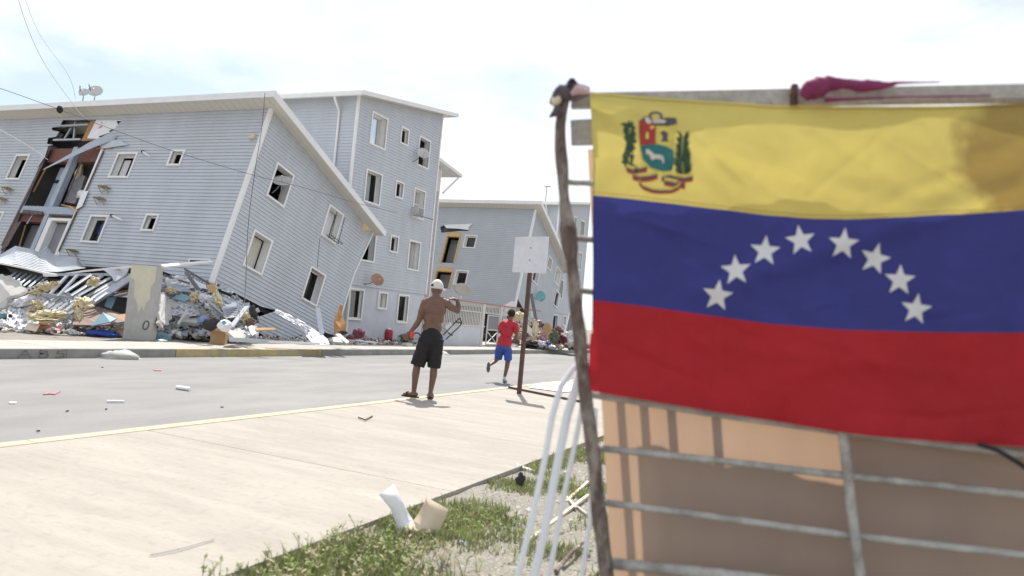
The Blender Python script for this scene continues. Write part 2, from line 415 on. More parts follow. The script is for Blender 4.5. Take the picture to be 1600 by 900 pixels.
hole = hole_top+[(HL, hole_top[-1][1]-.05), (HL-.06, HB), (HR+.1, HB), (HR, hole_r[0][1]-.02)]+hole_r[1:]
hole = [(a, min(z, 5.9)) for a, z in hole]
lowhole = [fa(*p) for p in [(299, 405), (331, 405), (327, 440), (297, 440)]]
facp = [(0, .0), (1.4, .05), (2.2, .22), (L1, .0), (L1, T1), (0, T1)]
m = MB(); lap_wall(m, [facp, hole]+[fnorm(v) for v in wf.values()], FA1); m.build('siding', 'siding', B1, kind='stuff', label='lapped grey siding of the long side torn open at the stairwell')
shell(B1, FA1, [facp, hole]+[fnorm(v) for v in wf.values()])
# front (road) face
w1 = prect(fr_, [(433, 258), (458, 275), (440, 321), (418, 303)]); w2 = prect(fr_, [(515, 322), (534, 334), (519, 373), (503, 364)])
w3 = prect(fr_, [(399, 362), (424, 379), (405, 427), (380, 411)]); w4 = prect(fr_, [(486, 420), (507, 430), (491, 476), (471, 463)])
w2 = (w2[0], w2[0]+w1[1]-w1[0], w1[2], w1[3]); w4 = (w2[0], w2[1], w3[2], w3[3])
zt = lambda x: T1-SL*x
right = [fr_(*p) for p in [(583, 362), (569, 392), (553, 426), (545, 450), (533, 490), (524, 524)]]
low = [fr_(*p) for p in [(512, 521), (498, 517), (470, 503), (440, 487), (408, 479)]]
rtop = (right[0][0]-.02, zt(right[0][0]))
frop = [(0, 0), (0, T1), rtop]+right+low
m = MB(); lap_wall(m, [frop]+[fnorm(v) for v in (w1, w2, w3, w4)], FR1); m.build('siding', 'siding', B1, kind='stuff', label='lapped grey siding of the end wall facing the road')
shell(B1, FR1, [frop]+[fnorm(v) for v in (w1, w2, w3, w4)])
# loose skirt of siding that slid below the end wall
p = [fro1(*q, y=-.06) for q in [(398, 497), (430, 486), (470, 505), (498, 520), (497, 530), (480, 537), (425, 533), (398, 515)]]
SK = Fr((0, -.06, 0), (1, 0, 0), (0, 0, 1), (0, -1, 0))
m = MB(); lap_wall(m, [[(q.x, q.z) for q in p]], SK, lap=.12, z0=-.03)
m.build('siding_skirt', 'siding', B1, kind='stuff')
# trims
m = MB(); m.box((-.05, -.05, -.05), (.07, .07, T1-.01)); m.build('corner_trim', 'white', B1)
m = MB()
for a, b in zip(right[:-1], right[1:]): m.beam((a[0], -.01, a[1]), (b[0], -.01, b[1]), .06, .08, (0, 1, 0))
m.build('corner_trim', 'white', B1)
roof_parts(B1, W1, -.5, L1+.5, T1+.0, -SL)
# back walls and floors close the volume
m = MB(); m.poly((W1, .2, -1.5), (W1, L1, -1.5), (W1, L1, zt(W1)), (W1, .2, zt(W1))); m.poly((.1, L1, 0), (W1, L1, -1.5), (W1, L1, zt(W1)), (.1, L1, T1)); m.build('rear_wall', 'siding', B1)
for z in (0.06, 2.42, ):
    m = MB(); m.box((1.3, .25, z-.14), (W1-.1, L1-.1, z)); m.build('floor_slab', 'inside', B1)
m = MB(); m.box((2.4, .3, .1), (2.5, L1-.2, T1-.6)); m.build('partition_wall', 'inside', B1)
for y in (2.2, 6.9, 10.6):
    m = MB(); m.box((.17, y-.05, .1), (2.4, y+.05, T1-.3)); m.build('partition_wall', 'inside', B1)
# windows
window(B1, FA1, wf['a'], pane=None, curtain=('curtain_white', .6, 1, .05, .9)); window(B1, FA1, wf['b'], pane=None, depth=.13); window(B1, FA1, wf['c'], curtain=('cloth_blue', .3, .8, .45, .8)); window(B1, FA1, wf['d'], pane=None, depth=.13); window(B1, FA1, wf['e'], pane=None); window(B1, FA1, wf['f'])
window(B1, FR1, w1, depth=.26, pane=None, sash=False); window(B1, FR1, w2, curtain=('curtain_white', .18, 1, 0, 1), pane=None, sash=False, depth=.26)
window(B1, FR1, w3, depth=.26, curtain=('curtain', .0, .97, .0, .98), pane=None, sash=False); window(B1, FR1, w4, sash=1, depth=.26)
# small dark vent opening low at the corner
m = MB(); a = [fa(*p) for p in [(297, 406), (330, 406), (328, 413), (297, 413)]]
m.add([FA1(*q, .026) for q in a], [(0, 1, 2, 3)]); m.build('vent_opening', 'black', B1)
m = MB()
for p, q in zip(a, a[1:]+a[:1]): m.beam(FA1(*p, .03), FA1(*q, .03), .05, .05)
m.build('vent_frame', 'white', B1)

# ---- stairwell recess of the collapsed building
def fx(px, py, x): p = fac1(px, py, x); return p
DX = .9
m = MB()
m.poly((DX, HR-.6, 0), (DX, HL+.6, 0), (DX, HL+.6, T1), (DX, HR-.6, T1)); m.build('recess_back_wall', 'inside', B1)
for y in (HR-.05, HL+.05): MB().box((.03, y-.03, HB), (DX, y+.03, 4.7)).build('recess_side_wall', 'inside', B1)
for z0, z1 in ((4.15, 4.72), (1.72, 1.98)):
    for y0, y1 in ((HR+.02, 8.42), (8.8, HL-.02)):
        m = MB(); m.box((.12, y0, z0), (.3, y1, z1)); m.build('lintel', 'brick', B1)
m = MB(); m.box((-.02, HR-.1, 2.0), (.32, HL+.05, 2.28)); m.build('floor_beam', 'beam_blue', B1)
for z0, z1 in ((2.28, 4.7), (.1, 2.0)):
    m = MB(); m.box((-.01, 8.5, z0), (.2, 8.72, z1)); m.build('post', 'beam_blue', B1)
for y in (HR+.03, HL-.03):
    m = MB(); m.box((-.03, y-.05, HB), (.06, y+.05, 4.66)); m.build('jamb', 'white' if y < 8 else 'steel', B1)
m = MB(); m.box((.45, 9.1, 2.3), (.5, 9.72, 4.1)); m.build('door', 'beam_blue', B1, label='pale blue door leaf standing open in the torn stairwell')
m = MB(); m.box((.42, 9.2, 3.45), (.44, 9.75, 3.57)); m.build('door_bar', 'black', B1)
m = MB(); m.box((.5, 9.0, .15), (.55, 10.0, 1.75)); m.build('door', 'door_grey', B1)
m = MB()   # white door frame, lower right bay
m.box((-.04, 7.2, .1), (.25, 7.3, 1.74)); m.box((-.04, 8.16, .1), (.25, 8.4, 1.74)); m.box((-.04, 7.2, 1.74), (.25, 8.4, 1.84)); df = m.build('door_frame', 'white', B1)
m = MB(); m.box((.2, 7.3, .1), (.24, 8.16, 1.74)); m.build('door_leaf', 'door_grey', df)
def lump(parent, name, mname, c, r, seed=0, amp=.35, nu=16, nv=10, rot=None, fq=1.6, **k):
    m = MB(); m.ball((0, 0, 0), 1, None, nu, nv)
    for i, p in enumerate(m.v):
        p = V(p); f = 1+amp*mnoise.noise(p*fq+V((seed*7.3, seed*3.1, seed)))+amp*.5*mnoise.noise(p*fq*2.7+V((seed, 5, 1)))
        q = V((p.x*r[0], p.y*r[1], p.z*r[2]))*f
        if rot: q = rot @ q
        m.v[i] = tuple(q)
    for i, p in enumerate(m.v): m.v[i] = tuple(V(p)+V(c))
    return m.build(name, mname, parent, smooth=True, **k)
for (y, z, ry, rz, sd) in ((9.0, 3.7, .13, .35, 1), (8.95, 2.75, .14, .45, 2), (8.35, 3.8, .1, .28, 3), (8.9, .8, .13, .3, 4)):
    lump(B1, 'insulation', 'foam', (.3, y, z), (.12, ry, rz), sd, .6)
m = MB(); pts = [fx(*p, .04) for p in [(152, 184), (146, 184), (128, 217), (128, 221), (150, 219), (140, 215)]]; m.slab([fx(152, 183, .04), fx(145, 183, .04), fx(127, 220, .04), fx(150, 219, .04), fx(152, 215, .04), fx(137, 215, .04)], (.03, 0, 0)); m.build('plywood', 'ply', B1)
m = MB(); m.slab([fx(*p, .02) for p in [(152, 184), (193, 184), (192, 189), (182, 189), (186, 199), (178, 201), (170, 204), (172, 207), (154, 213), (157, 216), (152, 217), (136, 216)]], (.012, 0, 0)); ws = m.build('house_wrap', 'wrap', B1)
m = MB(); m.slab([fx(*p, .014) for p in [(156, 197), (160, 196), (159, 199), (153, 201)]], (.004, 0, 0)); m.slab([fx(*p, .014) for p in [(158, 191), (160, 191), (160, 193), (158, 193)]], (.004, 0, 0)); m.build('print', 'wrap_red', ws)
for pp in (((82, 198), (138, 195)), ((84, 219), (126, 218))):
    m = MB(); m.beam(fx(*pp[0], .02), fx(*pp[1], .02), .06, .07); m.build('stud_track', 'steel', B1)
for pp in (((112, 199), (101, 217)), ((118, 190), (115, 220))):
    m = MB(); m.beam(fx(*pp[0], .12), fx(*pp[1], .12), .05, .06); m.build('stud', 'steel', B1)
# bent grey flashing lying across the opening
m = MB(); top = [fx(183, 210, -.1), fx(165, 211, -.15), fx(140, 222, -.22), fx(110, 240, -.25), fx(68, 264, -.08)]; bot = [fx(179, 218, -.06), fx(160, 225, -.12), fx(135, 235, -.2), fx(108, 247, -.24), fx(67, 265.5, -.08)]
for i in range(4): m.poly(top[i], top[i+1], bot[i+1], bot[i])
m.build('bent_flashing', 'steel', B1)
mb = MB(); ctr = [fx(118, 270, .3), fx(133, 275, .3), fx(125, 300, .25), fx(117, 318, .2), fx(102, 316, .2), fx(108, 292, .25)]
mb.slab(ctr, (.16, .02, 0)); mt_ = mb.build('mattress', 'mattress', B1, label='grey patterned mattress slumped in the torn stairwell')
lump(B1, 'cloth', 'cloth_white', fx(128, 304, .05), (.1, .25, .16), 9, .5)
for i, (a, b, w_, mm, dx) in enumerate([((79, 230), (3, 384), .10, 'rust_edge', -.03), ((162, 236), (92, 393), .05, 'rust_edge', -.05), ((72, 262), (52, 300), .05, 'ply', .1), ((60, 322), (42, 350), .05, 'steel', .1), ((112, 240), (98, 300), .04, 'steel', .1), ((128, 250), (100, 318), .04, 'rust_edge', .12), ((96, 320), (124, 326), .05, 'ply', -.04), ((108, 322), (121, 330), .04, 'ply_lt', -.1), ((36, 330), (66, 333), .12, 'rust_edge', -.06), ((150, 232), (175, 231), .06, 'ply', -.04), ((40, 352), (30, 385), .04, 'ply_lt', .3)]):
    if 'rust_edge' not in MATS: mat('rust_edge', (.14, .10, .09), .8, .4, 9., bump=.4)
    mb = MB(); mb.beam(fx(*a, dx), fx(*b, dx), w_, .03, (-1, 0, 0)); mb.build('loose_strip', mm, B1)
for i, pts in enumerate([[(60, 236), (75, 229), (70, 245), (58, 262), (62, 246)], [(150, 222), (186, 218), (200, 226), (160, 232)], [(128, 300), (138, 298), (128, 322), (118, 328)], [(20, 352), (34, 344), (12, 384), (0, 392)]]):
    mb = MB(); mb.slab([fx(x_, y_, -.06-.02*(k % 3)) for k, (x_, y_) in enumerate(pts)], (.012, 0, 0)); mb.build('torn_flap', ['siding', 'siding', 'wrap', 'rust_edge'][i], B1)
# roof-edge clutter and facade brackets
for p in ((168, 294), (161, 312), (17, 296), (8, 312), (119, 393)):
    c = fac1(*p); m = MB(); m.box((-.26, c.y-.2, c.z-.03), (-.01, c.y+.2, c.z-.005)); 
    for s in (-.17, .17): m.beam((-.02, c.y+s, c.z-.2), (-.24, c.y+s, c.z-.03), .02, .02)
    m.build('bracket', 'yellow_worn', B1)
for p, q in (((223, 237), (233, 244)), ((175, 337), (191, 344)), ((121, 406), (131, 416))):
    a, b = fac1(*p, x=-.12), fac1(*q, x=-.25); m = MB(); m.tube([a, b], .035); m.build('vent_pipe', 'white', B1); m = MB(); m.ball(a, (.06, .06, .06)); m.build('pipe_cap', 'black', B1)
c = fac1(396, 215); m = MB(); m.box((-.1, c.y-.1, c.z-.08), (0, c.y+.1, c.z+.08)); m.build('lamp_box', 'card_lt', B1)
# rubble core that carries the tilted block
rb = MB(); nu, nv = 46, 26
xs0, xs1, ys0, ys1 = 17.2, 25.2, 17.25, 35.
for j in range(nv+1):
    for i in range(nu+1):
        u, v = i/nu, j/nv; x = xs0+(xs1-xs0)*u; y = ys0+(ys1-ys0)*v
        roofz = 1.80-(x-16.47)*math.tan(TH1)-.05
        z = min(max(.1, roofz), .1+6*u+.2)*(.9 if u < 1 else 0)
        z = max(.1, min(z, roofz))+.12*mnoise.noise((x*2, y*2, 0))
        rb.v.append((x, y, max(z, .06)))
for j in range(nv):
    for i in range(nu):
        a = j*(nu+1)+i; rb.f.append((a, a+1, a+nu+2, a+nu+1)); rb.mi.append(0)
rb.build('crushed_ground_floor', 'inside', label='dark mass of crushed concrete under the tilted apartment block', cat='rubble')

# ---- upright neighbours
def upright(origin, label, far=False, stair=True):
    B = empty('apartment_building', origin, label, 'building')
    sd = 'siding_far' if far else 'siding'
    W, Ln, zb, z0, z1 = 6.55, 12., 2.35, 9.72, 9.72+6.55*SL
    FF = Fr((0, 0, 0), (1, 0, 0), (0, 0, 1), (0, -1, 0)); FL = Fr((0, 0, 0), (0, 1, 0), (0, 0, 1), (-1, 0, 0))
    wins = {}
    for r, zt_ in enumerate((9.32, 6.97, 4.6)):
        wins['L%d' % r] = (1.0, 1.0+1.02, zt_-1.22, zt_); wins['S%d' % r] = (3.2, 3.72, zt_-.62, zt_); wins['R%d' % r] = (4.72, 5.6, zt_-1.22, zt_)
    g = dict(GL=(.62, 1.55, .98, 2.12), GS=(2.72, 3.3, 1.5, 2.12), GR=(4.28, 5.05, .98, 2.12))
    poly = [(0, zb), (W, zb), (W, z1), (0, z0)]
    m = MB(); lap_wall(m, [poly]+[fnorm(v) for v in wins.values()], FF); m.build('siding', sd, B, kind='stuff')
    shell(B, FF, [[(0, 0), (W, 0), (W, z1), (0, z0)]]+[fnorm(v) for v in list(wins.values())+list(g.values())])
    m = MB(); lap_wall(m, [[(0, zb), (Ln, zb), (Ln, z0), (0, z0)]], FL); m.build('siding', sd, B, kind='stuff')
    m = MB(); lap_wall(m, [[(.02, 0), (W-.02, 0), (W-.02, zb+.03), (.02, zb+.03)]]+[fnorm(v) for v in g.values()], FF, flat=True, off=-.02); m.poly((.02, .02, 0), (.02, Ln, 0), (.02, Ln, zb+.03), (.02, .02, zb+.03)); m.build('ground_floor_wall', 'plaster', B)
    m = MB(); m.poly((W, 0, 0), (W, Ln, 0), (W, Ln, z1), (W, 0, z1)); m.poly((0, Ln, 0), (W, Ln, 0), (W, Ln, z1), (0, Ln, z0)); m.build('rear_wall', sd, B)
    for z in (2.3, 4.7, 7.1): MB().box((.1, .2, z-.12), (W-.05, Ln-.05, z)).build('floor_slab', 'inside', B)
    MB().box((.1, 2.3, .1), (W-.05, 2.4, 9.6)).build('partition_wall', 'inside', B)
    for x in (2.6, 4.2): MB().box((x-.04, .18, .1), (x+.04, 2.3, 9.6)).build('partition_wall', 'inside', B)
    for x in (0, W): MB().box((x-.05, -.04, zb), (x+.05, .05, (z0 if x == 0 else z1)-.01)).build('corner_trim', 'white', B)
    MB().box((-.01, -.035, zb-.04), (W+.01, .0, zb+.0)).build('base_trim', 'plaster', B)
    cur = dict(L0=('curtain_white', 0, .75, 0, 1), L1=('curtain_white', 0, .72, 0, 1), R1=('curtain', 0, 1, 0, 1), R2=('curtain', .1, .75, 0, .9), GL=('curtain', 0, .8, 0, 1))
    if far: cur = {}
    for k, v in list(wins.items()): window(B, FF, v, curtain=cur.get(k), depth=.14 if k[0] == 'S' else .24, pane=None if k in ('L2', 'R0') else 'glass', sash=False if k in ('L2', 'R0', 'R2') else (2 if k == 'R1' else 1))
    for k, v in g.items(): window(B, FF, v, curtain=cur.get(k), depth=.14, sash=3 if k == 'GS' else 1)
    rf = roof_parts(B, W, -.45, Ln+.4, z0, SL, .4, .75, .11)
    gt = MB(); gt.box((-.53, -.45, z0-.16), (-.41, Ln, z0-.04)); gt.build('gutter', 'white', rf)
    y = .82
    m = MB(); m.tube([(-.46, y, z0-.1), (-.44, y, z0-.22), (-.1, y, z0-.62), (-.07, y, z0-.8), (-.07, y, .3)], .05); m.build('downpipe', 'white', B)
    return B
B2 = upright((23.45, 17.6, 0), 'upright four storey grey sided apartment block behind the man, with sloping roof')
B4 = upright((46.7, 17.6, 0), 'distant upright grey apartment block behind the second collapsed block, beside the wooden pole', far=True)
# buckled white downpipe at B2's corner
m = MB(); m.tube([onY(547, 440, 17.45), onY(545, 470, 17.4), onY(542, 500, 17.35), onY(540, 524, 17.3)], .06); m.build('downpipe', 'white', None, label='white downpipe standing free at the corner between the two near blocks', cat='pipe')
# stair tower behind B2
ST = empty('stair_tower', (30.05, 20, 0), 'narrow beige and concrete stair tower just right of the upright block', 'building')
MB().box((0, 0, 0), (4.35, 5, 8.05)).build('wall', 'concrete', ST)
m = MB(); F = Fr((0, 0, 0), (1, 0, 0), (0, 0, 1), (0, -1, 0)); lap_wall(m, [[(0, 8.05), (4.4, 8.05), (4.4, 9.3), (0, 9.9)]], F); m.poly((4.4, 0, 8.05), (4.4, 5, 8.05), (4.4, 5, 9.3), (4.4, 0, 9.3)); m.poly((0, 0, 9.9), (4.4, 0, 9.3), (4.4, 5, 9.3), (0, 5, 9.9)); m.build('siding', 'soffit', ST, kind='stuff')
m = MB(); m.box((4.35, -.05, 0), (4.45, .05, 9.25)); m.build('corner_trim', 'white', ST)
m = MB(); m.hexa([(0, -.5, 9.95), (6, -.5, 9.18), (6, 5.3, 9.18), (0, 5.3, 9.95), (0, -.5, 10.12), (6, -.5, 9.35), (6, 5.3, 9.35), (0, 5.3, 10.12)]); r_ = m.build('roof', 'white', ST)
m = MB(); m.tube([(5.8, -.4, 9.15), (4.5, -.2, 8.0)], .06); m.build('downpipe', 'white', r_)

# ---- second collapsed block, farther down the street
B3 = empty('collapsed_building', (39.33, 17, 2.5), 'farther tilted grey apartment block behind the square sign', 'building', (0, R(17.2), 0))
M3 = mtx(B3); I3 = M3.inverted()
def fb(px, py): p = I3 @ hit(px, py, M3 @ V((0, 0, 0)), M3.to_3x3() @ V((1, 0, 0))); return (p.y, p.z)
def fg(px, py): p = I3 @ hit(px, py, M3 @ V((0, 0, 0)), M3.to_3x3() @ V((0, 1, 0))); return (p.x, p.z)
T3 = 6.12
b3w = dict(a=prect(fb, [(729, 370), (745, 368), (741, 386), (724, 387)]), b=prect(fb, [(715, 424), (732, 424), (726, 444), (709, 444)]))
dr = dict(a=prect(fb, [(699, 370), (718, 370), (709, 411), (690, 411)]), b=prect(fb, [(684, 425), (707, 424), (700, 450), (676, 450)]))
L3 = 16.
fp = [(0, -.4), (L3, -.4), (L3, T3), (0, T3)]
tear = [fb(*p) for p in [(688, 355), (694, 352), (716, 352), (733, 354), (732, 361), (720, 361), (690, 364)]]
m = MB(); lap_wall(m, [fp, tear]+[fnorm(v) for v in list(b3w.values())+list(dr.values())], FA1); m.build('siding', 'siding_far', B3, kind='stuff')
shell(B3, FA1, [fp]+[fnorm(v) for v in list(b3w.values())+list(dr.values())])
for v in b3w.values(): window(B3, FA1, v)
for v in dr.values():
    m = MB(); y0, y1, z0, z1 = v
    m.fbox(FA1, y0-.1, y0, z0, z1, -.1, .05); m.fbox(FA1, y1, y1+.1, z0, z1, -.1, .05); o = m.build('door_frame', 'ply_lt', B3)
    m = MB(); m.fbox(FA1, y0, y1, z1, z1+.3, -.1, .04); m.build('lintel', 'ply_lt', o)
    m = MB(); m.fbox(FA1, y0, y1, z0, z1, -.6, -.5); m.build('door_leaf', 'door_grey', o)
m = MB(); m.slab([FA1(*fb(*p), .06) for p in [(694, 352), (738, 350), (733, 356), (733, 360), (718, 358), (698, 357)]], (.02, 0, 0)); m.build('house_wrap', 'wrap', B3)
rr = [fg(*p) for p in [(884, 392), (880, 430), (870, 500), (866, 535)]]
zt3 = lambda x: T3-SL*x
f3 = [(0, -.4), (0, T3), (6.5, zt3(6.5)), (6.4, .5), (6.2, -1.9), (2.5, -1.9), (1.7, .2), (.9, -.2)]
b3f = [prect(fg, [(857, 402), (863, 407), (859, 421), (854, 417)]), prect(fg, [(868, 455), (875, 460), (870, 480), (865, 477)])]
b3f.append((b3f[0][0]-1.9, b3f[0][0]-1.0, b3f[1][2], b3f[1][3])); b3f.append((b3f[0][1]+1., b3f[0][1]+1.9, b3f[0][2]-.3, b3f[0][3]))
m = MB(); lap_wall(m, [f3]+[fnorm(v) for v in b3f], FR1); m.build('siding', 'siding_far', B3, kind='stuff')
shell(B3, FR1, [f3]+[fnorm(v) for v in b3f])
for v in b3f: window(B3, FR1, v)
MB().box((-.05, -.05, -.4), (.08, .08, T3-.01)).build('corner_trim', 'white', B3)
roof_parts(B3, W1, -.5, L3, T3, -SL)
m = MB(); m.poly((W1, .2, -2), (W1, L3, -2), (W1, L3, zt3(W1)), (W1, .2, zt3(W1))); m.build('rear_wall', 'siding_far', B3)
MB().box((.3, .25, 2.2), (W1-.1, L3-.1, 2.35)).build('floor_slab', 'inside', B3)
MB().box((2.4, .3, -.3), (2.5, L3-.2, T3-.6)).build('partition_wall', 'inside', B3)
# ------------------------------------------------------------------ debris, laid out at its own distance d along the view axis
def D(px, py, d): return CP+ray(px, py)*(d/FPX)
def DB(px, py, d):   # right-hand rubble sits farther back, on the ground it is seen against
    if 245 < px < 430:
        k = min(1, (px-245)/20, (430-px)/20); d = d+1.1*k
        g = onZ(px, py, .15); r_ = ray(px, py)
        if r_.z < 0: d = min(d, (g-CP).dot(FW))
    return D(px, py, d)
def gd(px, py, z=.15):   # distance of the ground point seen at a pixel
    return (onZ(px, py, z)-CP).dot(FW)
MPX = lambda d: d/FPX
def T(mb, name, m, label, cat, group=None, smooth=False, recenter=True):
    if recenter:
        vs = mb.v; cx = sum(p[0] for p in vs)/len(vs); cy = sum(p[1] for p in vs)/len(vs); cz = min(p[2] for p in vs)
        mb.v = [(p[0]-cx, p[1]-cy, p[2]-cz) for p in vs]
        return mb.build(name, m, None, smooth, None, label, cat, group, (cx, cy, cz))
    return mb.build(name, m, None, smooth, None, label, cat, group)
def thk(pts, t):
    a, b, c = V(pts[0]), V(pts[1]), V(pts[2]); n = (b-a).cross(c-a)
    if n.length < 1e-6: n = V((1, 0, 0))
    n.normalize()
    if n.dot(FW) < 0: n = -n
    return n*t
def dsheet(name, m, label, cat, pts, t=.03, group=None, jag=0.):
    P = [DB(*p) for p in pts]
    if jag:
        Q = []
        for i, p in enumerate(P):
            q = P[(i+1) % len(P)]; Q.append(p); k = max(1, int((q-p).length/.12))
            for j in range(1, k): Q.append(p.lerp(q, j/k)+RT*random.uniform(-jag, jag)+UP*random.uniform(-jag, jag))
        P = Q
    return T(MB().slab(P, thk([P[0], P[len(P)//3], P[2*len(P)//3]], t)), name, m, label, cat, group)
def dbeam(name, m, label, cat, a, b, w=.09, h=.05, group=None):
    return T(MB().beam(DB(*a), DB(*b), w, h, tuple(-FW)), name, m, label, cat, group)
def bag(name, m, label, cat, px, py, rx, ry, d=None, seed=1, amp=.3, rz=None, dep=None, group=None, fq=1.6):
    if name == 'insulation': rx, ry, amp = rx*.88, ry*.85, .7
    d = d or gd(px, py+ry*.8)
    k = MPX(d); c = DB(px, py, d)
    mb = MB(); mb.ball((0, 0, 0), 1, None, 40, 26)
    ax = RT0*math.cos(rz or 0)+V((0, 0, 1))*math.sin(rz or 0); az = -RT0*math.sin(rz or 0)+V((0, 0, 1))*math.cos(rz or 0); fy = RT0.cross(V((0, 0, 1)))
    for i, p in enumerate(mb.v):
        p = V(p); f = 1+amp*mnoise.noise(p*fq+V((seed*7.3, seed*3.1, seed)))+amp*.6*mnoise.noise(p*fq*2.6+V((seed, 5, 1)))-amp*.9*abs(mnoise.noise(p*fq*2.4+V((seed, 2, 8))))-amp*.55*abs(mnoise.noise(p*fq*5.5+V((seed, 8, 2))))+amp*.35
        q = ax*(p.x*rx*k*f)+az*(p.z*ry*k*f)+fy*(p.y*(dep or rx*k*.7)*f)+c
        q.z = max(q.z, .14+.02*p.x) if q.z < .14 else q.z
        mb.v[i] = tuple(q)
    return T(mb, name, m, label, cat, group, True)
def carton(name, px, py, wpx, hpx, m, label, yaw=0., d=None, tilt=0., open_=False, depth=None):
    d = d or gd(px, py); k = MPX(d); w, h = wpx*k, hpx*k; dp = depth or w
    e = empty(name, D(px, py, d), label, 'box', (tilt, 0, yaw)); e.location.z = max(e.location.z, .16)
    mb = MB(); t = .012
    mb.box((-w/2, -dp/2, 0), (w/2, -dp/2+t, h)); mb.box((-w/2, dp/2-t, 0), (w/2, dp/2, h)); mb.box((-w/2, -dp/2+t, 0), (-w/2+t, dp/2-t, h)); mb.box((w/2-t, -dp/2+t, 0), (w/2, dp/2-t, h)); mb.box((-w/2+t, -dp/2+t, 0), (w/2-t, dp/2-t, t))
    mb.build('box_body', m, e)
    for s in (-1, 1):
        fl = MB()
        if open_: fl.hexa([(-w/2, s*dp/2, h), (w/2, s*dp/2, h), (w/2, s*(dp/2+.01), h), (-w/2, s*(dp/2+.01), h), (-w/2, s*(dp/2+w*.2), h+w*.2), (w/2, s*(dp/2+w*.2), h+w*.2), (w/2, s*(dp/2+w*.2+.01), h+w*.2), (-w/2, s*(dp/2+w*.2+.01), h+w*.2)])
        else: fl.box((-w/2, min(0, s*dp/2)+.003, h), (w/2, max(0, s*dp/2)-.003, h+.008))
        fl.build('flap', m, e)
    return e
SURF = dict()
# concrete pillar left standing
c0 = onZ(222, 531, .15)
P_ = empty('concrete_pillar', (c0.x, c0.y+.1, .1), 'lone standing concrete pillar with cream paint at its top in the rubble', 'pillar')
mat('pillar_paint', (.44, .43, .41), .9, .1, 4., bump=.25, stain=.35, stain_col=(.32, .31, .3))
mat('cream_paint', (.60, .565, .44), .85, .08, 3., stain=.3, stain_col=(.5, .48, .42))
pu = RT0*.33; pv = RT0.cross(V((0, 0, 1)))*.16
def ringp(k, z, s): return [tuple(V((0, 0, z))+pu*k*s[0]*a+pv*b) for a, b in ((-1, -1), (1, -1), (1, 1), (-1, 1))]
mb = MB(); mb.hexa(ringp(1, 0, (1, 1))+ringp(.96, 1.88, (1, 1))); mb.build('shaft', 'pillar_paint', P_)
mb = MB(); q = [(-.97, 1.875), (.97, 1.875), (.97, 1.5), (.85, 1.45), (.7, 1.36), (.72, 1.05), (.5, .98), (.3, .74), (.2, .9), (-.05, .72), (-.2, .92), (-.5, 1.1), (-.62, 1.5), (-.97, 1.55)]

fwd = RT0.cross(V((0, 0, 1)))
if fwd.dot(FW) > 0: fwd = -fwd
mb = MB(); mb.slab([V((0, 0, z))+pu*a*.965+fwd*.1605 for a, z in q], fwd*.004); mb.build('cream_paint_patch', 'cream_paint', P_)
mb = MB(); n = 22; pts = [V((0, 0, .42+.085*math.sin(2*math.pi*i/n)*1.25))+pu*(.62+.2*math.cos(2*math.pi*i/n)+.05*math.sin(2*math.pi*i/n))+fwd*.163 for i in range(n+1)]
for a, b in zip(pts[:-1], pts[1:]): mb.beam(a, b, .035, .004, tuple(fwd))
mat('spray', (.12, .12, .125), .8, .1, 5.); mb.build('spray_mark', 'spray', P_)

# crumpled sheet of siding pushed out at the foot of the long side
top = [(-40, 400), (0, 398), (24, 384), (48, 389), (62, 394), (73, 385), (84, 398), (100, 400), (119, 402), (134, 418)]
bot = [(-40, 404), (0, 411), (24, 413), (40, 417), (60, 422), (72, 425), (90, 425), (105, 423), (120, 421), (134, 419)]
def ipol(P, t):
    t *= len(P)-1; i = min(int(t), len(P)-2); f = t-i
    return tuple(a+(b-a)*f for a, b in zip(P[i], P[i+1]))
mb = MB(); nu, nv = 54, 24
for j in range(nv+1):
    for i in range(nu+1):
        a, b = ipol(top, i/nu), ipol(bot, i/nu); v = j/nv
        x, y = a[0]+(b[0]-a[0])*v, a[1]+(b[1]-a[1])*v
        d = 23.2-2.6*v+.5*math.sin(i*.22)*(1-v)-.10*(j % 2)
        mb.v.append(tuple(D(x, y, d)))
for j in range(nv):
    for i in range(nu):
        a = j*(nu+1)+i; mb.f.append((a, a+1, a+nu+2, a+nu+1)); mb.mi.append(0)
T(mb, 'crumpled_siding', 'siding', 'crumpled bulging sheet of grey siding at the foot of the long wall', 'siding')
mat('trimgrey', (.62, .61, .6), .6, .08, 4.)
e = empty('canopy_edge', D(100, 425, 20.5), 'bent white canopy edge running over the rubble to the pillar', 'canopy')
pl = [(-40, 405, 20.4), (0, 411, 20.5), (40, 419, 20.5), (68, 426, 20.5), (92, 430, 20.5), (130, 424, 20.4), (180, 419, 20.2), (222, 416, 19.0)]
mb = MB()
for a, b in zip(pl[:-1], pl[1:]): mb.beam(D(*a)-e.location, D(*b)-e.location, .05, .10, tuple(-FW))
mb.build('edge_strip', 'white', e)
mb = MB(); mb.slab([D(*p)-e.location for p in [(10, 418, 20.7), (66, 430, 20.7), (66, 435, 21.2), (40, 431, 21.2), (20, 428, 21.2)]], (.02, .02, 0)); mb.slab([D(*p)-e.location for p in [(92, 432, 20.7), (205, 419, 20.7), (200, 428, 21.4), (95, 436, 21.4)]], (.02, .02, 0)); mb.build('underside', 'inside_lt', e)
mb = MB(); mb.beam(D(254, 416, 19)-e.location, D(331, 409, 21.6)-e.location, .05, .11, tuple(-FW)); mb.build('edge_strip', 'white', e)
mb = MB(); mb.slab([D(*p)-e.location for p in [(66, 426, 20.4), (93, 431, 20.4), (88, 432, 20.4), (68, 432, 20.4)]], (.03, .02, 0)); mb.build('edge_patch', 'white', e)
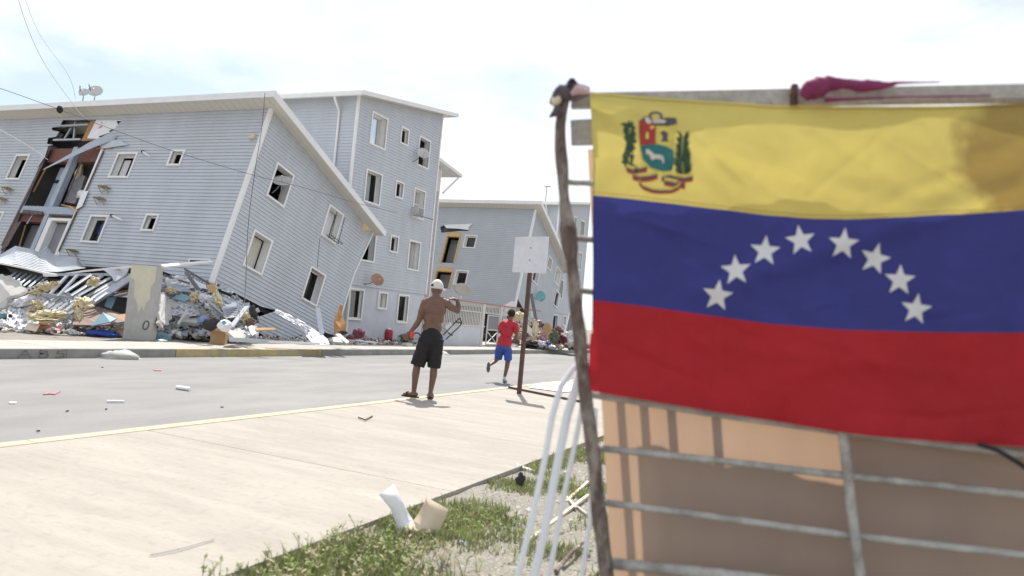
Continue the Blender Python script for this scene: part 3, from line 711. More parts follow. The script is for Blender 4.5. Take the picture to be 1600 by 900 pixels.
dsheet('plaster_slab', 'plaster', 'broken pale plaster slab hanging under the canopy edge beside the pillar', 'slab', [(160, 420, 20.2), (200, 418, 20.1), (196, 428, 20), (180, 440, 19.8), (172, 430, 20)], .05, jag=.03)
dsheet('plaster_slab', 'concrete_lt', 'large cream plaster slab at the far left edge of the rubble', 'slab', [(-30, 425, 19.6), (4, 428, 19.4), (24, 437, 19.2), (41, 450, 19), (38, 455, 18.9), (28, 460, 18.8), (10, 466, 18.7), (8, 480, 18.6), (-30, 490, 18.6)], .08, jag=.04)
# wall frame of metal studs, leaning
e = empty('stud_frame', D(120, 485, 18.6), 'leaning wall frame of galvanised studs left of the pillar', 'wall frame')
st = [((121, 429), (90, 463)), ((143, 429), (101, 457)), ((160, 431), (111, 462)), ((176, 432), (122, 462)), ((182, 437), (128, 468)), ((190, 436), (138, 470)), ((197, 436), (148, 471)), ((104, 431), (78, 459)),
      ((81, 466), (62, 481)), ((105, 467), (79, 484)), ((113, 466), (88, 486)), ((122, 468), (100, 486)), ((94, 466), (70, 483)), ((130, 478), (104, 491))]
for (a, b) in st:
    mb = MB(); pa, pb = D(*a, 20.2-(a[1]-428)*.02)-e.location, D(*b, 19.4-(b[1]-455)*.03)-e.location
    mb.beam(pa, pb, .07, .012, tuple(-FW)); off = (pb-pa).normalized().cross(FW).normalized()*.033
    mb.beam(pa+off+FW*.02, pb+off+FW*.02, .008, .05, tuple(-FW)); mb.beam(pa-off+FW*.02, pb-off+FW*.02, .008, .05, tuple(-FW)); mb.build('stud', 'steel', e)
mb = MB(); mb.beam(D(206, 433, 19.9)-e.location, D(113, 493, 18.7)-e.location, .16, .10, tuple(-FW)); mb.build('edge_beam', 'steel', e)
mb = MB(); mb.beam(D(66, 460, 19.3)-e.location, D(114, 466, 19.2)-e.location, .08, .05, tuple(-FW)); mb.build('track', 'steel', e)
mb = MB(); mb.beam(D(90, 429, 20.4)-e.location, D(206, 429, 20.1)-e.location, .07, .05, tuple(-FW)); mb.build('track', 'steel', e)
e = empty('joist_grille', D(35, 445, 19.8), 'row of short parallel metal joists under the crumpled siding at far left', 'joists')
for i in range(7):
    mb = MB(); x = 14+i*8; mb.beam(D(x+12, 425+i*1.2, 20.8)-e.location, D(x-10, 441+i*1.6, 19.8)-e.location, .06, .05, tuple(-FW)); mb.build('joist', 'steel', e)
e = empty('perforated_stud', D(54, 449, 19.2), 'pale perforated metal stud lying across the rubble at left', 'stud')
mb = MB(); mb.beam(D(34, 458, 19.1)-e.location, D(76, 441, 19.4)-e.location, .12, .03, tuple(-FW)); mb.build('web', 'concrete_lt', e)
for i in range(6):
    c = D(39+i*6, 455.6-i*2.45, 19.06+i*.04)-e.location; mb = MB(); mb.ball(c-FW*.0, (.03, .03, .022)); mb.build('hole', 'black', e)
for i, (x, y, rx, ry, d, rz) in enumerate([(76, 447, 15, 6, 18.9, .45), (57, 457, 9, 4, 18.8, .4), (146, 440, 6, 9, 19.3, -.7), (75, 492, 27, 7.5, 17.6, .12), (66, 499, 22, 4, 17.4, .0), (128, 474, 13, 9, 18.1, .0), (124, 489, 4.5, 13, 18., .12), (56, 481, 12, 3.5, 18.4, .35), (58, 474, 5, 4, 18.5, 0)]):
    bag('insulation', 'foam', ['yellow insulation wad caught in the upper studs', 'small yellow insulation tuft by the perforated stud', 'orange insulation wad between two tall studs', 'big heap of yellow insulation in front of the studs', 'flat yellow insulation slab beneath the big heap', 'yellow insulation bunch hanging on the thick edge beam', 'pointed tail of insulation hanging off the edge beam', 'thin strip of insulation above the white sheeting', 'little insulation ball above the white sheeting'][i], 'insulation', x, y, rx, ry, d, i+3, .55, rz, .16, 'insulation in the left rubble', 2.2)
def drape(name, m, label, cat, top, bot, d0, d1, amp=.12, nu=36, nv=22, seed=1):
    mb = MB()
    for j in range(nv+1):
        for i in range(nu+1):
            a, b = ipol(top, i/nu), ipol(bot, i/nu); v = j/nv
            n1 = mnoise.noise((i*.22+seed*9, j*.3, 1)); n2 = abs(mnoise.noise((i*.45, j*.55+seed*5, 4)))
            mb.v.append(tuple(DB(a[0]+(b[0]-a[0])*v+1.5*n1, a[1]+(b[1]-a[1])*v+1.2*mnoise.noise((i*.3, j*.3, seed)), d0+(d1-d0)*v+amp*n1*1.4-amp*2*n2)))
    for j in range(nv):
        for i in range(nu): a = j*(nu+1)+i; mb.f.append((a, a+1, a+nu+2, a+nu+1)); mb.mi.append(0)
    return T(mb, name, m, label, cat, None, True)
drape('plastic_sheeting', 'cloth_white', 'crumpled white sheeting spread down the left rubble', 'sheeting', [(14, 478), (30, 472), (50, 474), (66, 480)], [(10, 500), (18, 516), (36, 519), (60, 508)], 18.9, 17.6)
drape('house_wrap_scrap', 'wrap', 'pale wrap draped beneath the slanting steel angle', 'sheeting', [(258, 434), (280, 430), (300, 436)], [(262, 448), (282, 452), (303, 450)], 20.4, 19.7, .08, seed=3)
drape('house_wrap_scrap', 'plaster', 'dusty pale sheet draped over the middle of the right rubble', 'sheeting', [(262, 474), (285, 468), (310, 478)], [(268, 492), (290, 496), (312, 492)], 19.4, 18.6, .1, seed=5)
drape('house_wrap_scrap', 'siding', 'pale grey sheet slumped under the tilted end wall', 'sheeting', [(348, 462), (372, 470), (398, 488)], [(350, 476), (372, 494), (396, 506)], 20.0, 19.0, .1, seed=7)
bag('plastic_sheeting', 'cloth_white', 'white torn sheet bunched above the insulation heap', 'sheeting', 40, 472, 17, 8, 18.7, 9, .45, .3, .2)
bag('clothing_heap', 'cloth_white', 'white clothes heaped at the left edge of the photo', 'clothes', 2, 508, 9, 8, None, 6, .5)
bag('clothing_heap', 'cloth_teal', 'blue grey clothes heaped at the left edge behind white ones', 'clothes', 3, 495, 9, 6, 18.4, 8, .5)
bag('ball', 'black', 'small black ball on the white sheeting', 'ball', 16, 493.5, 3, 3, 17.8, 1, .05)
bag('leafy_scrap', 'green', 'small green scrap on the pavement edge at left', 'scrap', 16, 514, 5, 3, None, 3, .6)
dsheet('brown_board', 'brown_board', 'brown board lying flat behind the boxes left of the pillar', 'board', [(113, 507, 18.2), (122, 488, 19), (152, 479, 19.6), (206, 495, 19.2), (196, 502, 18.4), (160, 508, 18)], .03)
dsheet('teal_board', 'teal_board', 'tilted teal blue board leaning on the brown board', 'board', [(142, 509, 17.8), (161, 488, 18.2), (182, 498, 18.1), (172, 503, 17.8)], .03)
dsheet('teal_board', 'teal_board', 'dark teal panel standing in the void behind the pillar', 'board', [(163, 478, 19.4), (168, 465, 19.6), (182, 463, 19.6), (173, 482, 19.4)], .03)
dsheet('metal_sheet', 'steel_dark', 'curved grey metal sheet in the void left of the pillar', 'sheet', [(178, 456, 20), (215, 455, 19.8), (213, 466, 19.4), (172, 462, 19.5)], .02)
dsheet('plank', 'ply', 'dark red wooden plank in the void left of the pillar', 'plank', [(182, 455, 19.9), (215, 451, 19.8), (215, 454, 19.8), (183, 457, 19.9)], .03)
dsheet('plywood_sheet', 'card', 'tan board behind the small blue plastic tray', 'board', [(183, 492, 18.9), (204, 489, 18.9), (205, 500, 18.5), (186, 505, 18.4)], .02)
carton('carton', 102, 516, 20, 15, 'card_lt', 'white topped carton with red side at left rubble front', yaw=.5, tilt=.12)
mb = MB(); c = D(93, 512, 16.9); mb.slab([D(90, 507, 16.85), D(96, 509, 16.8), (D(96, 516, 16.8)), D(91, 513, 16.85)], (.005, 0, 0)); T(mb, 'carton_label', 'wrap_red', 'dull red label sheet against the white topped carton', 'label')
carton('carton', 66, 518, 17, 11, 'card', 'open brown carton on its side among the insulation', yaw=-.3, tilt=.2, open_=True)
dsheet('cardboard_sheet', 'card_lt', 'bent cardboard sheet leaning left of the open brown carton', 'cardboard', [(37, 514, 17.1), (44, 504, 17.3), (63, 507, 17.3), (56, 518, 17)], .01)
bag('sleeping_bag', 'cloth_blue', 'rolled bright blue sleeping bag on the pavement', 'bag', 158, 521, 25, 5, None, 2, .18, -.02, .18)
bag('sleeping_bag_end', 'black', 'black round end cushion at the left of the blue roll', 'cushion', 130, 515.5, 3, 3.5, 16.7, 2, .1)
for i, (x, y, rx, ry, m, l) in enumerate([(150, 512, 14, 4, 'cloth_pink', 'pale pink and white clothes behind the blue roll'), (178, 504, 6, 8, 'cloth_pink', 'pinkish bundle standing behind the blue roll'), (196, 508, 12, 6, 'cloth_white', 'pale lilac cloth left of the pillar'), (192, 522, 9, 6, 'cloth_pink', 'rumpled pink cloth at the pillar foot'), (112, 519, 8, 4, 'cloth_white', 'white rags right of the carton'), (85, 517, 10, 4, 'cloth_pink', 'lilac plastic bag in front of the open carton'), (186, 516, 6, 5, 'ply_lt', 'yellow patterned cloth by the pillar foot')]):
    bag('clothing_heap', m, l, 'clothes', x, y, rx, ry, None, i+11, .5)
# right of the pillar
dsheet('plaster_slab', 'concrete_lt', 'jagged upright plaster slab directly right of the pillar', 'slab', [(247, 460, 18.6), (252, 461, 18.7), (262, 478, 18.6), (265, 488, 18.5), (259, 505, 18.2), (250, 513, 18), (243, 505, 18.1)], .07, jag=.05)
dsheet('plaster_slab', 'concrete', 'big tilted grey slab above the brown blanket', 'slab', [(278, 505, 18.3), (291, 485, 19), (306, 479, 19.3), (322, 486, 19.2), (328, 497, 18.7), (310, 504, 18.2)], .08, jag=.04)
dsheet('plaster_slab', 'concrete', 'long grey ledge of broken wall above the dark gap', 'slab', [(262, 466, 19.4), (304, 473, 19.6), (303, 480, 19.3), (264, 479, 19)], .08, jag=.02)
dsheet('plaster_slab', 'concrete', 'dark grey slab leaning behind the cardboard box', 'slab', [(357, 512, 17.4), (375, 512, 17.8), (384, 527, 17.3), (368, 529, 16.8), (357, 520, 16.8)], .06, jag=.03)
bag('blanket', 'cloth_brown', 'heaped brown striped blanket right of the pillar', 'blanket', 288, 521, 23, 14, None, 5, .38, -.1, .4, None, 2.)
bag('plastic_bag', 'cloth_white', 'pale lilac plastic bag between pillar and brown blanket', 'bag', 268, 510, 12, 10, None, 7, .3)
bag('clothing_heap', 'cloth_teal', 'light teal cloth on the pavement right of the pillar', 'clothes', 256, 528, 12, 7, None, 8, .4, -.3)
bag('clothing_heap', 'cloth_white', 'white scrap of cloth under the teal cloth', 'clothes', 253, 533, 9, 2.5, None, 3, .4)
bag('suitcase_bag', 'cloth_dark', 'slumped black bag behind the white bag', 'bag', 331, 505, 15, 10, 17.2, 4, .25, .5)
bag('clothing_heap', 'cloth_dark', 'dark clothes spilling left of the cardboard box', 'clothes', 318, 525, 17, 9, None, 6, .45, .2)
bag('plastic_bag', 'blue_plastic', 'blue plastic bag behind the black bag', 'bag', 317, 501, 9, 7, 17.8, 2, .25)
e = bag('plastic_bag', 'wrap', 'bright white bag with blue mark on the cardboard box', 'bag', 351, 509, 12, 9, 16.35, 3, .2)
mb = MB(); mb.disc(DB(350, 504, 16.1)-e.location, tuple(-FW), .05, .0, 12, 1); mb.build('blue_mark', 'blue_plastic', e)
carton('carton', 341, 539, 22, 18, 'card', 'brown cardboard box on the pavement at the rubble front', yaw=-.95, open_=True)
for i, (a, b, w_, m, l) in enumerate([((288, 420, 20.5), (328, 444, 20.4), .06, 'steel_dark', 'dark steel angle slanting under the building corner'), ((290, 425, 20.), (312, 455, 19.4), .10, 'steel_dark', 'bent dark metal strip left of the cardboard scrap'), ((256, 430, 19.8), (296, 443, 19.8), .05, 'steel_dark', 'thin dark bar beside the pillar top'), ((258, 440, 19.6), (300, 432, 20), .07, 'concrete_lt', 'pale strip crossing above the jagged slab'), ((310, 455, 19.2), (352, 496, 18.2), .07, 'steel', 'long grey rail slanting through the middle rubble'), ((318, 467, 19), (355, 500, 18), .035, 'steel_dark', 'thin dark rail beside the long grey rail'), ((386, 479, 18.6), (361, 512, 17.4), .13, 'steel', 'wide pale blue plank leaning right of the white bag'), ((300, 440, 20.2), (306, 465, 19.5), .09, 'steel', 'upright grey metal strip in the rubble'), ((336, 452, 20), (362, 462, 20), .07, 'black', 'dark beam end under the tilted wall'), ((270, 450, 19.6), (330, 462, 19.4), .05, 'steel', 'flat grey strip behind the jagged slab'), ((278, 507, 17.9), (293, 484, 18.6), .06, 'concrete_lt', 'pale stick leaning on the tilted grey slab')]):
    dbeam('metal_strip', m, l, 'strip', a, b, w_, .04, 'strips in the right rubble')
dsheet('cardboard_scrap', 'card', 'tan cardboard scrap hanging under the building corner', 'cardboard', [(321, 448, 19.5), (333, 441, 19.6), (339, 452, 19.4), (333, 458, 19.3), (328, 456, 19.3)], .01)
bag('insulation', 'foam', 'long yellow insulation strand below the cardboard scrap', 'insulation', 341, 469, 5, 16, 18.9, 14, .5, .35, .15, 'insulation in the right rubble', 2.2)
bag('insulation', 'foam', 'orange insulation wad right of the pillar top', 'insulation', 267, 454, 7, 5, 19.3, 15, .5, -.4, .15, 'insulation in the right rubble', 2.2)
bag('insulation', 'foam', 'greenish yellow insulation wad in the middle rubble', 'insulation', 304, 464, 7, 9, 19.1, 16, .5, -.4, .15, 'insulation in the right rubble', 2.2)
bag('insulation', 'foam', 'yellow insulation behind the leaning blue plank', 'insulation', 383, 495, 8, 9, 18.3, 17, .5, 0, .15, 'insulation in the right rubble', 2.2)
dsheet('siding_scrap', 'wrap', 'crumpled white sheet under the tilted wall corner', 'sheet', [(348, 476, 19), (366, 471, 19.2), (372, 482, 18.9), (352, 487, 18.6)], .02, jag=.04)
e = empty('siding_scrap', DB(360, 490, 18.2), 'crushed lapped siding piece right of the insulation strand', 'siding')
mb = MB(); 
for i in range(6): mb.slab([DB(346+i*1.3, 481+i*2.6, 18.7-i*.07)-e.location, DB(372-i*.6, 478+i*2.8, 18.9-i*.07)-e.location, DB(372-i*.6, 481+i*2.8, 18.75-i*.07)-e.location, DB(347+i*1.3, 484+i*2.6, 18.6-i*.07)-e.location], FW*.01)
mb.build('laps', 'steel', e, kind='stuff')
dsheet('siding_scrap', 'wrap', 'white sheet behind the slanting steel angle', 'sheet', [(297, 433, 20.6), (322, 445, 20.6), (326, 452, 20.4), (305, 448, 20.2)], .02, jag=.03)
dsheet('siding_scrap', 'steel', 'grey sheet lying over the jagged slab', 'sheet', [(258, 442, 19.9), (292, 446, 19.9), (300, 455, 19.6), (262, 452, 19.5)], .02, jag=.03)
dsheet('teal_board', 'cloth_teal', 'dull teal sheet wedged in the middle rubble', 'sheet', [(268, 466, 19.3), (284, 458, 19.5), (298, 464, 19.4), (290, 471, 19.2)], .02)
bag('clothing_heap', 'cloth_white', 'pale rags in the middle of the right rubble', 'clothes', 322, 467, 12, 6, 19, 21, .5, -.3)
bag('clothing_heap', 'cloth_white', 'white rag at the middle under the rail', 'clothes', 330, 478, 9, 5, 18.8, 23, .5)
bag('tyre_scrap', 'rubber', 'dark rubber scrap behind the leaning blue plank', 'rubber', 396, 490, 5, 12, 18.3, 5, .5, .4)
bag('clothing_heap', 'cloth_brown', 'brown rags right of the leaning blue plank', 'clothes', 392, 503, 8, 6, 18, 25, .5)
dsheet('plank', 'card', 'brown plank lying under the loose siding skirt', 'plank', [(398, 512, 17.9), (428, 512, 18.1), (432, 515, 18), (400, 516, 17.6)], .03)
dsheet('siding_scrap', 'wrap', 'curled white offcut standing left of the loose siding skirt', 'sheet', [(388, 510, 17.8), (394, 508, 17.8), (400, 520, 17.4), (394, 524, 17.2), (390, 517, 17.5)], .01)
dbeam('siding_strip', 'wrap', 'long white strip lying along the pavement edge', 'strip', (398, 533, 16.9), (500, 537, 18.6), .06, .02)
dbeam('siding_strip', 'siding', 'pale strip lying flat right of the cardboard box', 'strip', (358, 530, 16.6), (420, 534, 17.2), .10, .02)
# torn white wrap spilling from the end wall
e = empty('torn_house_wrap', D(480, 530, 19.8), 'torn white wrap spilling down from the tilted end wall to the pavement', 'sheeting')
topc = [(430, 483), (445, 488), (462, 496), (478, 505), (492, 515), (503, 522), (512, 530)]
botc = [(430, 487), (447, 499), (463, 508), (474, 516), (482, 530), (492, 539), (515, 538)]
mb = MB(); nu, nv = 40, 14
for j in range(nv+1):
    for i in range(nu+1):
        a, b = ipol(topc, i/nu), ipol(botc, i/nu); v = j/nv
        d = 19.7+i/nu*1.0-.3*v+.13*mnoise.noise((i*.35, j*.6, 3)) - (.5*v if i > nu*.6 else 0)
        mb.v.append(tuple(D(a[0]+(b[0]-a[0])*v+.9*mnoise.noise((i*.9, j, 9)), a[1]+(b[1]-a[1])*v+1.2*mnoise.noise((i*.7, j, 1)), d)-e.location))
for j in range(nv):
    for i in range(nu): a = j*(nu+1)+i; mb.f.append((a, a+1, a+nu+2, a+nu+1)); mb.mi.append(0)
mb.build('wrap_sheet', 'wrap', e, smooth=True)
dbeam('hanging_strip', 'steel', 'grey strip hanging below the lowest window of the tilted end wall', 'strip', (496, 481, 21.4), (503, 523, 20.6), .13, .02)
# between the two near blocks and along B2
dsheet('plywood_board', 'ply', 'dark brown plywood panel between the two near blocks', 'board', [(523, 520, 22.4), (523, 500, 22.6), (532, 476, 23), (536, 478, 23), (534, 492, 22.9), (540, 505, 22.6), (541, 522, 22.4)], .03)
dsheet('triangle_board', 'ply_lt', 'brown triangular board under the low roof corner', 'board', [(566, 361, 26.4), (568, 347, 26.5), (580, 360, 26.4)], .03)
for i, (p, m) in enumerate([([(524, 522, 21.6), (531, 521, 21.8), (546, 534, 21), (541, 536, 20.7)], 'concrete_lt'), ([(519, 527, 20.8), (530, 526, 21), (536, 535, 20.6), (521, 534, 20.4)], 'concrete')]):
    dsheet('plank', m, ['pale board leaning at the foot of the brown plywood panel', 'grey broken board in front of the brown plywood panel'][i], 'board', p, .05)
for i, (x, y, rx, ry, m, l, d) in enumerate([(560, 521, 9, 7, 'cloth_maroon', 'maroon cushion heap against the upright block', 22.6), (547, 529, 6, 5, 'brick', 'red brown bundle in front of the maroon heap', None), (553, 527, 6, 7, 'cloth_pink', 'peach cloth bundle beside the red brown one', None), (537, 525, 8, 5, 'cloth_white', 'white bundle at the foot of the white downpipe', None), (536, 520, 6, 3.5, 'cloth_dark', 'dark bundle at the foot of the white downpipe', 22), (568, 527, 8, 3.5, 'cloth_pink', 'pink rag by the upright block wall', None)]):
    bag('clothing_heap', m, l, 'clothes', x, y, rx, ry, d, 40+i, .4)
bag('plastic_bag', 'wrap', 'flat white plastic scrap on the pavement below the satellite dish', 'bag', 565, 534, 22, 2, None, 50, .4)
# red drum, plant, tray
c = onZ(606, 531, .15); e = empty('water_drum', (c.x, c.y, .14), 'red plastic drum with white top against the upright block wall', 'drum')
mb = MB(); mb.tube([(0, 0, 0), (0, 0, .03), (0, 0, .12), (0, 0, .2), (0, 0, .3), (0, 0, .4), (0, 0, .46)], [.17, .19, .2, .19, .2, .185, .15], 20); mb.build('body', 'red_plastic', e, smooth=True)
mb = MB(); mb.tube([(0, 0, .46), (0, 0, .5), (0, 0, .53)], [.11, .09, .03], 14); mb.build('lid', 'wrap', e, smooth=True)
mb = MB(); mb.tube([(-.17, 0, .38), (-.24, 0, .3), (-.19, 0, .2)], .014, 6); mb.build('handle', 'red_plastic', e)
c = onZ(632, 537, .15); e = empty('potted_bush', (c.x, c.y, .14), 'low dark green bush by the pavement left of the man\'s hand', 'plant')
mb = MB()
for i in range(900):
    u = V((random.gauss(0, 1), random.gauss(0, 1), random.gauss(0, 1))).normalized()*random.random()**.4
    p = V((u.x*.36, u.y*.3, .2+u.z*.22)); a = V((random.gauss(0, 1), random.gauss(0, 1), random.gauss(.3, 1))).normalized()*.05; b = a.orthogonal().normalized()*.018
    mb.poly(p, p+a*.5+b, p+a, p+a*.5-b)
mat('bush_leaf', (.055, .085, .04), .7, .4, 5.); mb.build('foliage', 'bush_leaf', e, kind='stuff')
mb = MB()
for i in range(7): a = i*.9; mb.tube([(0, 0, 0), (.08*math.cos(a), .08*math.sin(a), .15), (.2*math.cos(a), .18*math.sin(a), .33)], [.012, .009, .004], 5)
mb.build('stem', 'ply', e)
c = onZ(606, 534, .16); mb = MB(); mb.box((c.x-1.2, c.y+.25, .15), (c.x+1.1, c.y+.33, .2)); T(mb, 'ground_rail', 'black', 'long black bar lying at the wall foot behind the red drum', 'bar')
# satellite dishes
def dish(px, py, plane, nrm, r, m, label, wall, asp=1.):
    c = plane(px, py); e = empty('satellite_dish', c, label, 'satellite dish'); nrm = V(nrm).normalized()
    mb = MB(); mb.disc((0, 0, 0), nrm, r, r*.18, 24, 5, asp); o = mb.build('reflector', m, e, smooth=True)
    s = o.modifiers.new('s', 'SOLIDIFY'); s.thickness = .012
    mb = MB(); mb.tube([V((0, 0, 0))-nrm*r*.18, V(wall)*.6-V((0, 0, r*.5)), V(wall)-V((0, 0, r*.5))], .018, 6); mb.build('mount', 'steel_dark', e)
    mb = MB(); mb.tube([V((0, 0, -r*.95)), nrm*r*.9-V((0, 0, r*.35))], .012, 6); mb.build('feed_arm', 'steel', e)
    mb = MB(); mb.tube([nrm*r*.9-V((0, 0, r*.35)), nrm*r*.78-V((0, 0, r*.22))], .028, 8); mb.build('receiver', 'white', e)
dish(590, 437, lambda x, y: onY(x, y, 17.1), (-.5, -.75, .45), .27, 'dish_rust', 'rusty brown satellite dish on the upright block above its ground floor', (-.2, .5, -.1))
dish(661, 239, lambda x, y: onY(x, y, 17.2), (-.55, -.6, .5), .3, 'dish', 'grey satellite dish in front of the upright block\'s top right window', (-.15, .4, -.3))
dish(723, 452, lambda x, y: onX(x, y, 33), (-.6, -.2, -.75), .45, 'dish', 'grey dish hanging behind the man\'s raised arm', (.5, .2, .3))
dish(845, 463, lambda x, y: onY(x, y, 16.6), (-.6, -.7, .1), .33, 'dish_teal', 'teal round dish on the farther tilted block right of the sign post', (0, .4, 0))
p = fro1(441, 282, -.12); q = M1 @ p
dish(440, 282, lambda x, y: q, (-.5, -.35, .8), .33, 'dish', 'grey satellite dish set in the upper left window of the tilted end wall', (-.25, .15, -.3))
for i, (x, y) in enumerate(((131, 144), (149, 142))):
    b = (M1 @ fac1(x-6 if i == 0 else x-6, 168, -.2)); dish(x, y, lambda X, Y: b+(D(X, Y, (b-CP).dot(FW))-b), (-.7, -.45, .45), .26 if i else .18, 'dish', ['small dish on a thin mast at the roof edge of the tilted block', 'wider dish on a mast at the roof edge of the tilted block'][i], (.05, .1, -.55))
    mb = MB(); c_ = D(x-(6 if i == 0 else 10), y-10, (b-CP).dot(FW)); mb.tube([D(x-6, y+5, (b-CP).dot(FW)), c_], .02, 6); T(mb, 'mast_arm', 'steel_dark', ['left hooked mast arm beside the roof dishes', 'right hooked mast arm beside the roof dishes'][i], 'mast')
c = onY(659, 333, 17.3)
e = empty('air_conditioner', (c.x, c.y, c.z), 'small grey air conditioner in a window of the upright block', 'air conditioner')
mb = MB(); mb.box((-.42, -.05, -.14), (.1, .35, .22)); mb.build('casing', 'dish', e)
for i in range(5): mb = MB(); mb.box((-.38, -.065, -.1+i*.06), (.06, -.051, -.075+i*.06)); mb.build('grille_bar', 'steel_dark', e)
mb = MB(); mb.beam((-.5, -.05, -.16), (.55, -.3, -.2), .05, .03); mb.build('shelf', 'steel_dark', e)
# window cage on the tilted end wall
e = empty('window_rack', M1 @ V((w2[0]+.2, -.05, w2[2])), 'thin black metal rack hanging at the right window of the tilted end wall', 'rack', (0, TH1, 0))
for x in (.25, .75):
    mb = MB(); mb.tube([(x-.1, -.05, 1.05), (x-.1, -.1, 0), (x-.1, -.3, -.02)], .012, 5); mb.build('rod', 'black', e)
for y_ in (-.1, -.3):
    mb = MB(); mb.tube([(-.1, y_, 0), (.66, y_, 0)], .015, 5); mb.build('rail', 'black', e)
# rubble chips
def chips(name, label, n, fn, smin, smax, mats):
    mb = MB()
    for i in range(n):
        c = V(fn()); s = [random.uniform(smin, smax) for _ in range(3)]; s[2] *= .5
        rot = Euler((random.uniform(-.6, .6), random.uniform(-.6, .6), random.uniform(0, 6.3))).to_matrix()
        mb.cur = random.randrange(len(mats))
        mb.hexa([c+rot @ V((a*s[0]*random.uniform(.6, 1), b*s[1]*random.uniform(.6, 1), z*s[2])) for z in (-1, 1) for a, b in ((-1, -1), (1, -1), (1, 1), (-1, 1))])
    mb.build(name, mats, None, kind='stuff', label=label, cat='rubble')
def strip_left():
    px = random.uniform(-10, 520); t = random.random()**1.5
    g = onZ(px, (518+px*.045 if px < 330 else 536), .16); d = (g-CP).dot(FW)+t*2.2+.25
    p = CP+ray(px, 520)*(d/FPX); return (p.x, p.y, .16+.12*t*random.random()+.02)
chips('rubble_chips', 'loose broken bits strewn along the foot of the rubble', 900, strip_left, .012, .06, ['concrete_lt', 'concrete', 'wrap', 'card', 'steel', 'cloth_dark', 'foam'])
def mid():
    px = random.uniform(520, 640); g = onZ(px, random.uniform(527, 539), .16); return (g.x, g.y, .17)
chips('rubble_chips', 'loose broken bits along the upright block', 320, mid, .02, .08, ['concrete_lt', 'concrete', 'wrap', 'card', 'brick'])
def heap(x0, x1, y0f, y1, d0, d1, n):
    def f():
        px = random.uniform(x0, x1); top_ = y0f(px); t = random.random(); py = top_+(y1-top_)*t
        return DB(px, py, d1+(d0-d1)*t)
    return f
chips('rubble_fill', 'tangled broken bits filling the rubble right of the pillar', 900, heap(250, 400, lambda x: 432+max(0, x-330)*.75, 525, 18.3, 21.2, 0), .02, .13, ['concrete_lt', 'concrete_lt', 'plaster', 'wrap', 'steel', 'steel_dark', 'concrete', 'siding'])
chips('rubble_fill', 'tangled broken bits filling the rubble left of the pillar', 800, heap(-30, 120, lambda x: 462, 512, 18.6, 20.4, 0), .03, .14, ['concrete_lt', 'plaster', 'concrete', 'wrap', 'steel', 'siding'])
# ------------------------------------------------------------------ street sign
mat('rust', (.10, .055, .045), .8, .3, 12., bump=.3)
mat('sign_white', (.66, .67, .71), .6, .05, 6., stain=.35, stain_col=(.52, .53, .57), speck=.45, speck_col=(.46, .47, .51), speck_scale=38.)
c = onZ(811, 615, PZ)
e = empty('street_sign', (c.x, c.y, PZ), 'square blank white sign on a rusty post at the near pavement edge', 'sign')
MB().box((-.033, -.033, -.1), (.033, .033, 2.22)).build('post', 'rust', e)
sd_ = V((-.19, -.98, 0)).normalized(); sn = V((-.98, .19, 0))
mb = MB(); mb.slab([sd_*a+V((0, 0, z))+sn*.036 for a, z in ((-.36, 2.17), (.37, 2.17), (.365, 2.83), (-.36, 2.82))], sn*.006); mb.build('board', 'sign_white', e)
for z in (2.4, 2.62): mb = MB(); mb.tube([sn*.036+V((0, 0, z)), sn*.052+V((0, 0, z))], .012, 8); mb.build('bolt', 'steel_dark', e)
mb = MB(); mb.beam(onZ(795, 605, PZ+.02), onZ(906, 627, PZ+.02), .035, .035); T(mb, 'iron_rod', 'rust', 'rusty rod lying on the pavement behind the sign post', 'rod')
mb = MB(); mb.slab([onZ(x, y, PZ+.006) for x, y in ((826, 606), (846, 599), (905, 597), (905, 611), (880, 613))], (0, 0, .012)); T(mb, 'white_sheet', 'wrap', 'flat white panel lying on the pavement right of the sign post', 'panel')
# ------------------------------------------------------------------ porch with balustrade
YP = 15.0
e = empty('porch', (onY(745, 540, YP).x, YP, .15), 'white barred porch fence with red handrail behind the running boy', 'fence')
def pp(px, py, o=0.): q = onY(px, py, YP+o); return q-e.location
mat('rail_red', (.42, .23, .215), .7, .15, 6.)
mat('fence_white', (.60, .585, .56), .6, .08, 6., stain=.3, stain_col=(.45, .42, .38))
xa, xb = pp(690, 480).x, pp(835, 490).x
zr = pp(760, 476).z; zb_ = pp(720, 509).z
MB().box((xa, -.05, zr), (xb+.8, .05, zr+.07)).build('handrail', 'rail_red', e)
MB().box((xa, -.03, zr-.42), (xb-.3, .03, zr-.37)).build('rail', 'fence_white', e)
MB().box((xa, -.03, zb_), (pp(757, 510).x, .03, zb_+.06)).build('rail', 'fence_white', e)
xg0, xg1 = pp(760, 520).x, pp(778, 520).x
x = xa
me_s = None
while x < xb-.2:
    if x < xg0-.45: MB().box((x, -.015, zb_+.06), (x+.05, .015, zr-.42)).build('baluster', 'fence_white', e)
    MB().box((x+.02, -.012, zr-.37), (x+.07, .012, zr)).build('baluster', 'fence_white', e)
    x += .155
MB().box((xa, -.06, 0), (pp(748, 530).x, .06, zb_-.01)).build('base_wall', 'plaster', e)
for x in (pp(752, 520).x, xg1+.12, xb-.5): MB().box((x-.12, -.05, 0), (x+.12, .05, zr)).build('post', 'fence_white', e)
g = MB(); g.box((xg0, -.02, .05), (xg0+.06, .02, zr-.45)); g.box((xg1-.06, -.02, .05), (xg1, .02, zr-.45)); 
for z in (.05, .75, zr-.51): g.box((xg0+.06, -.02, z), (xg1-.06, .02, z+.06))
g = g.build('gate', 'fence_white', e)
MB().box((xg0+.06, .0, .8), (xg1-.06, .012, zr-.5)).build('mesh_panel', 'door_grey', g)
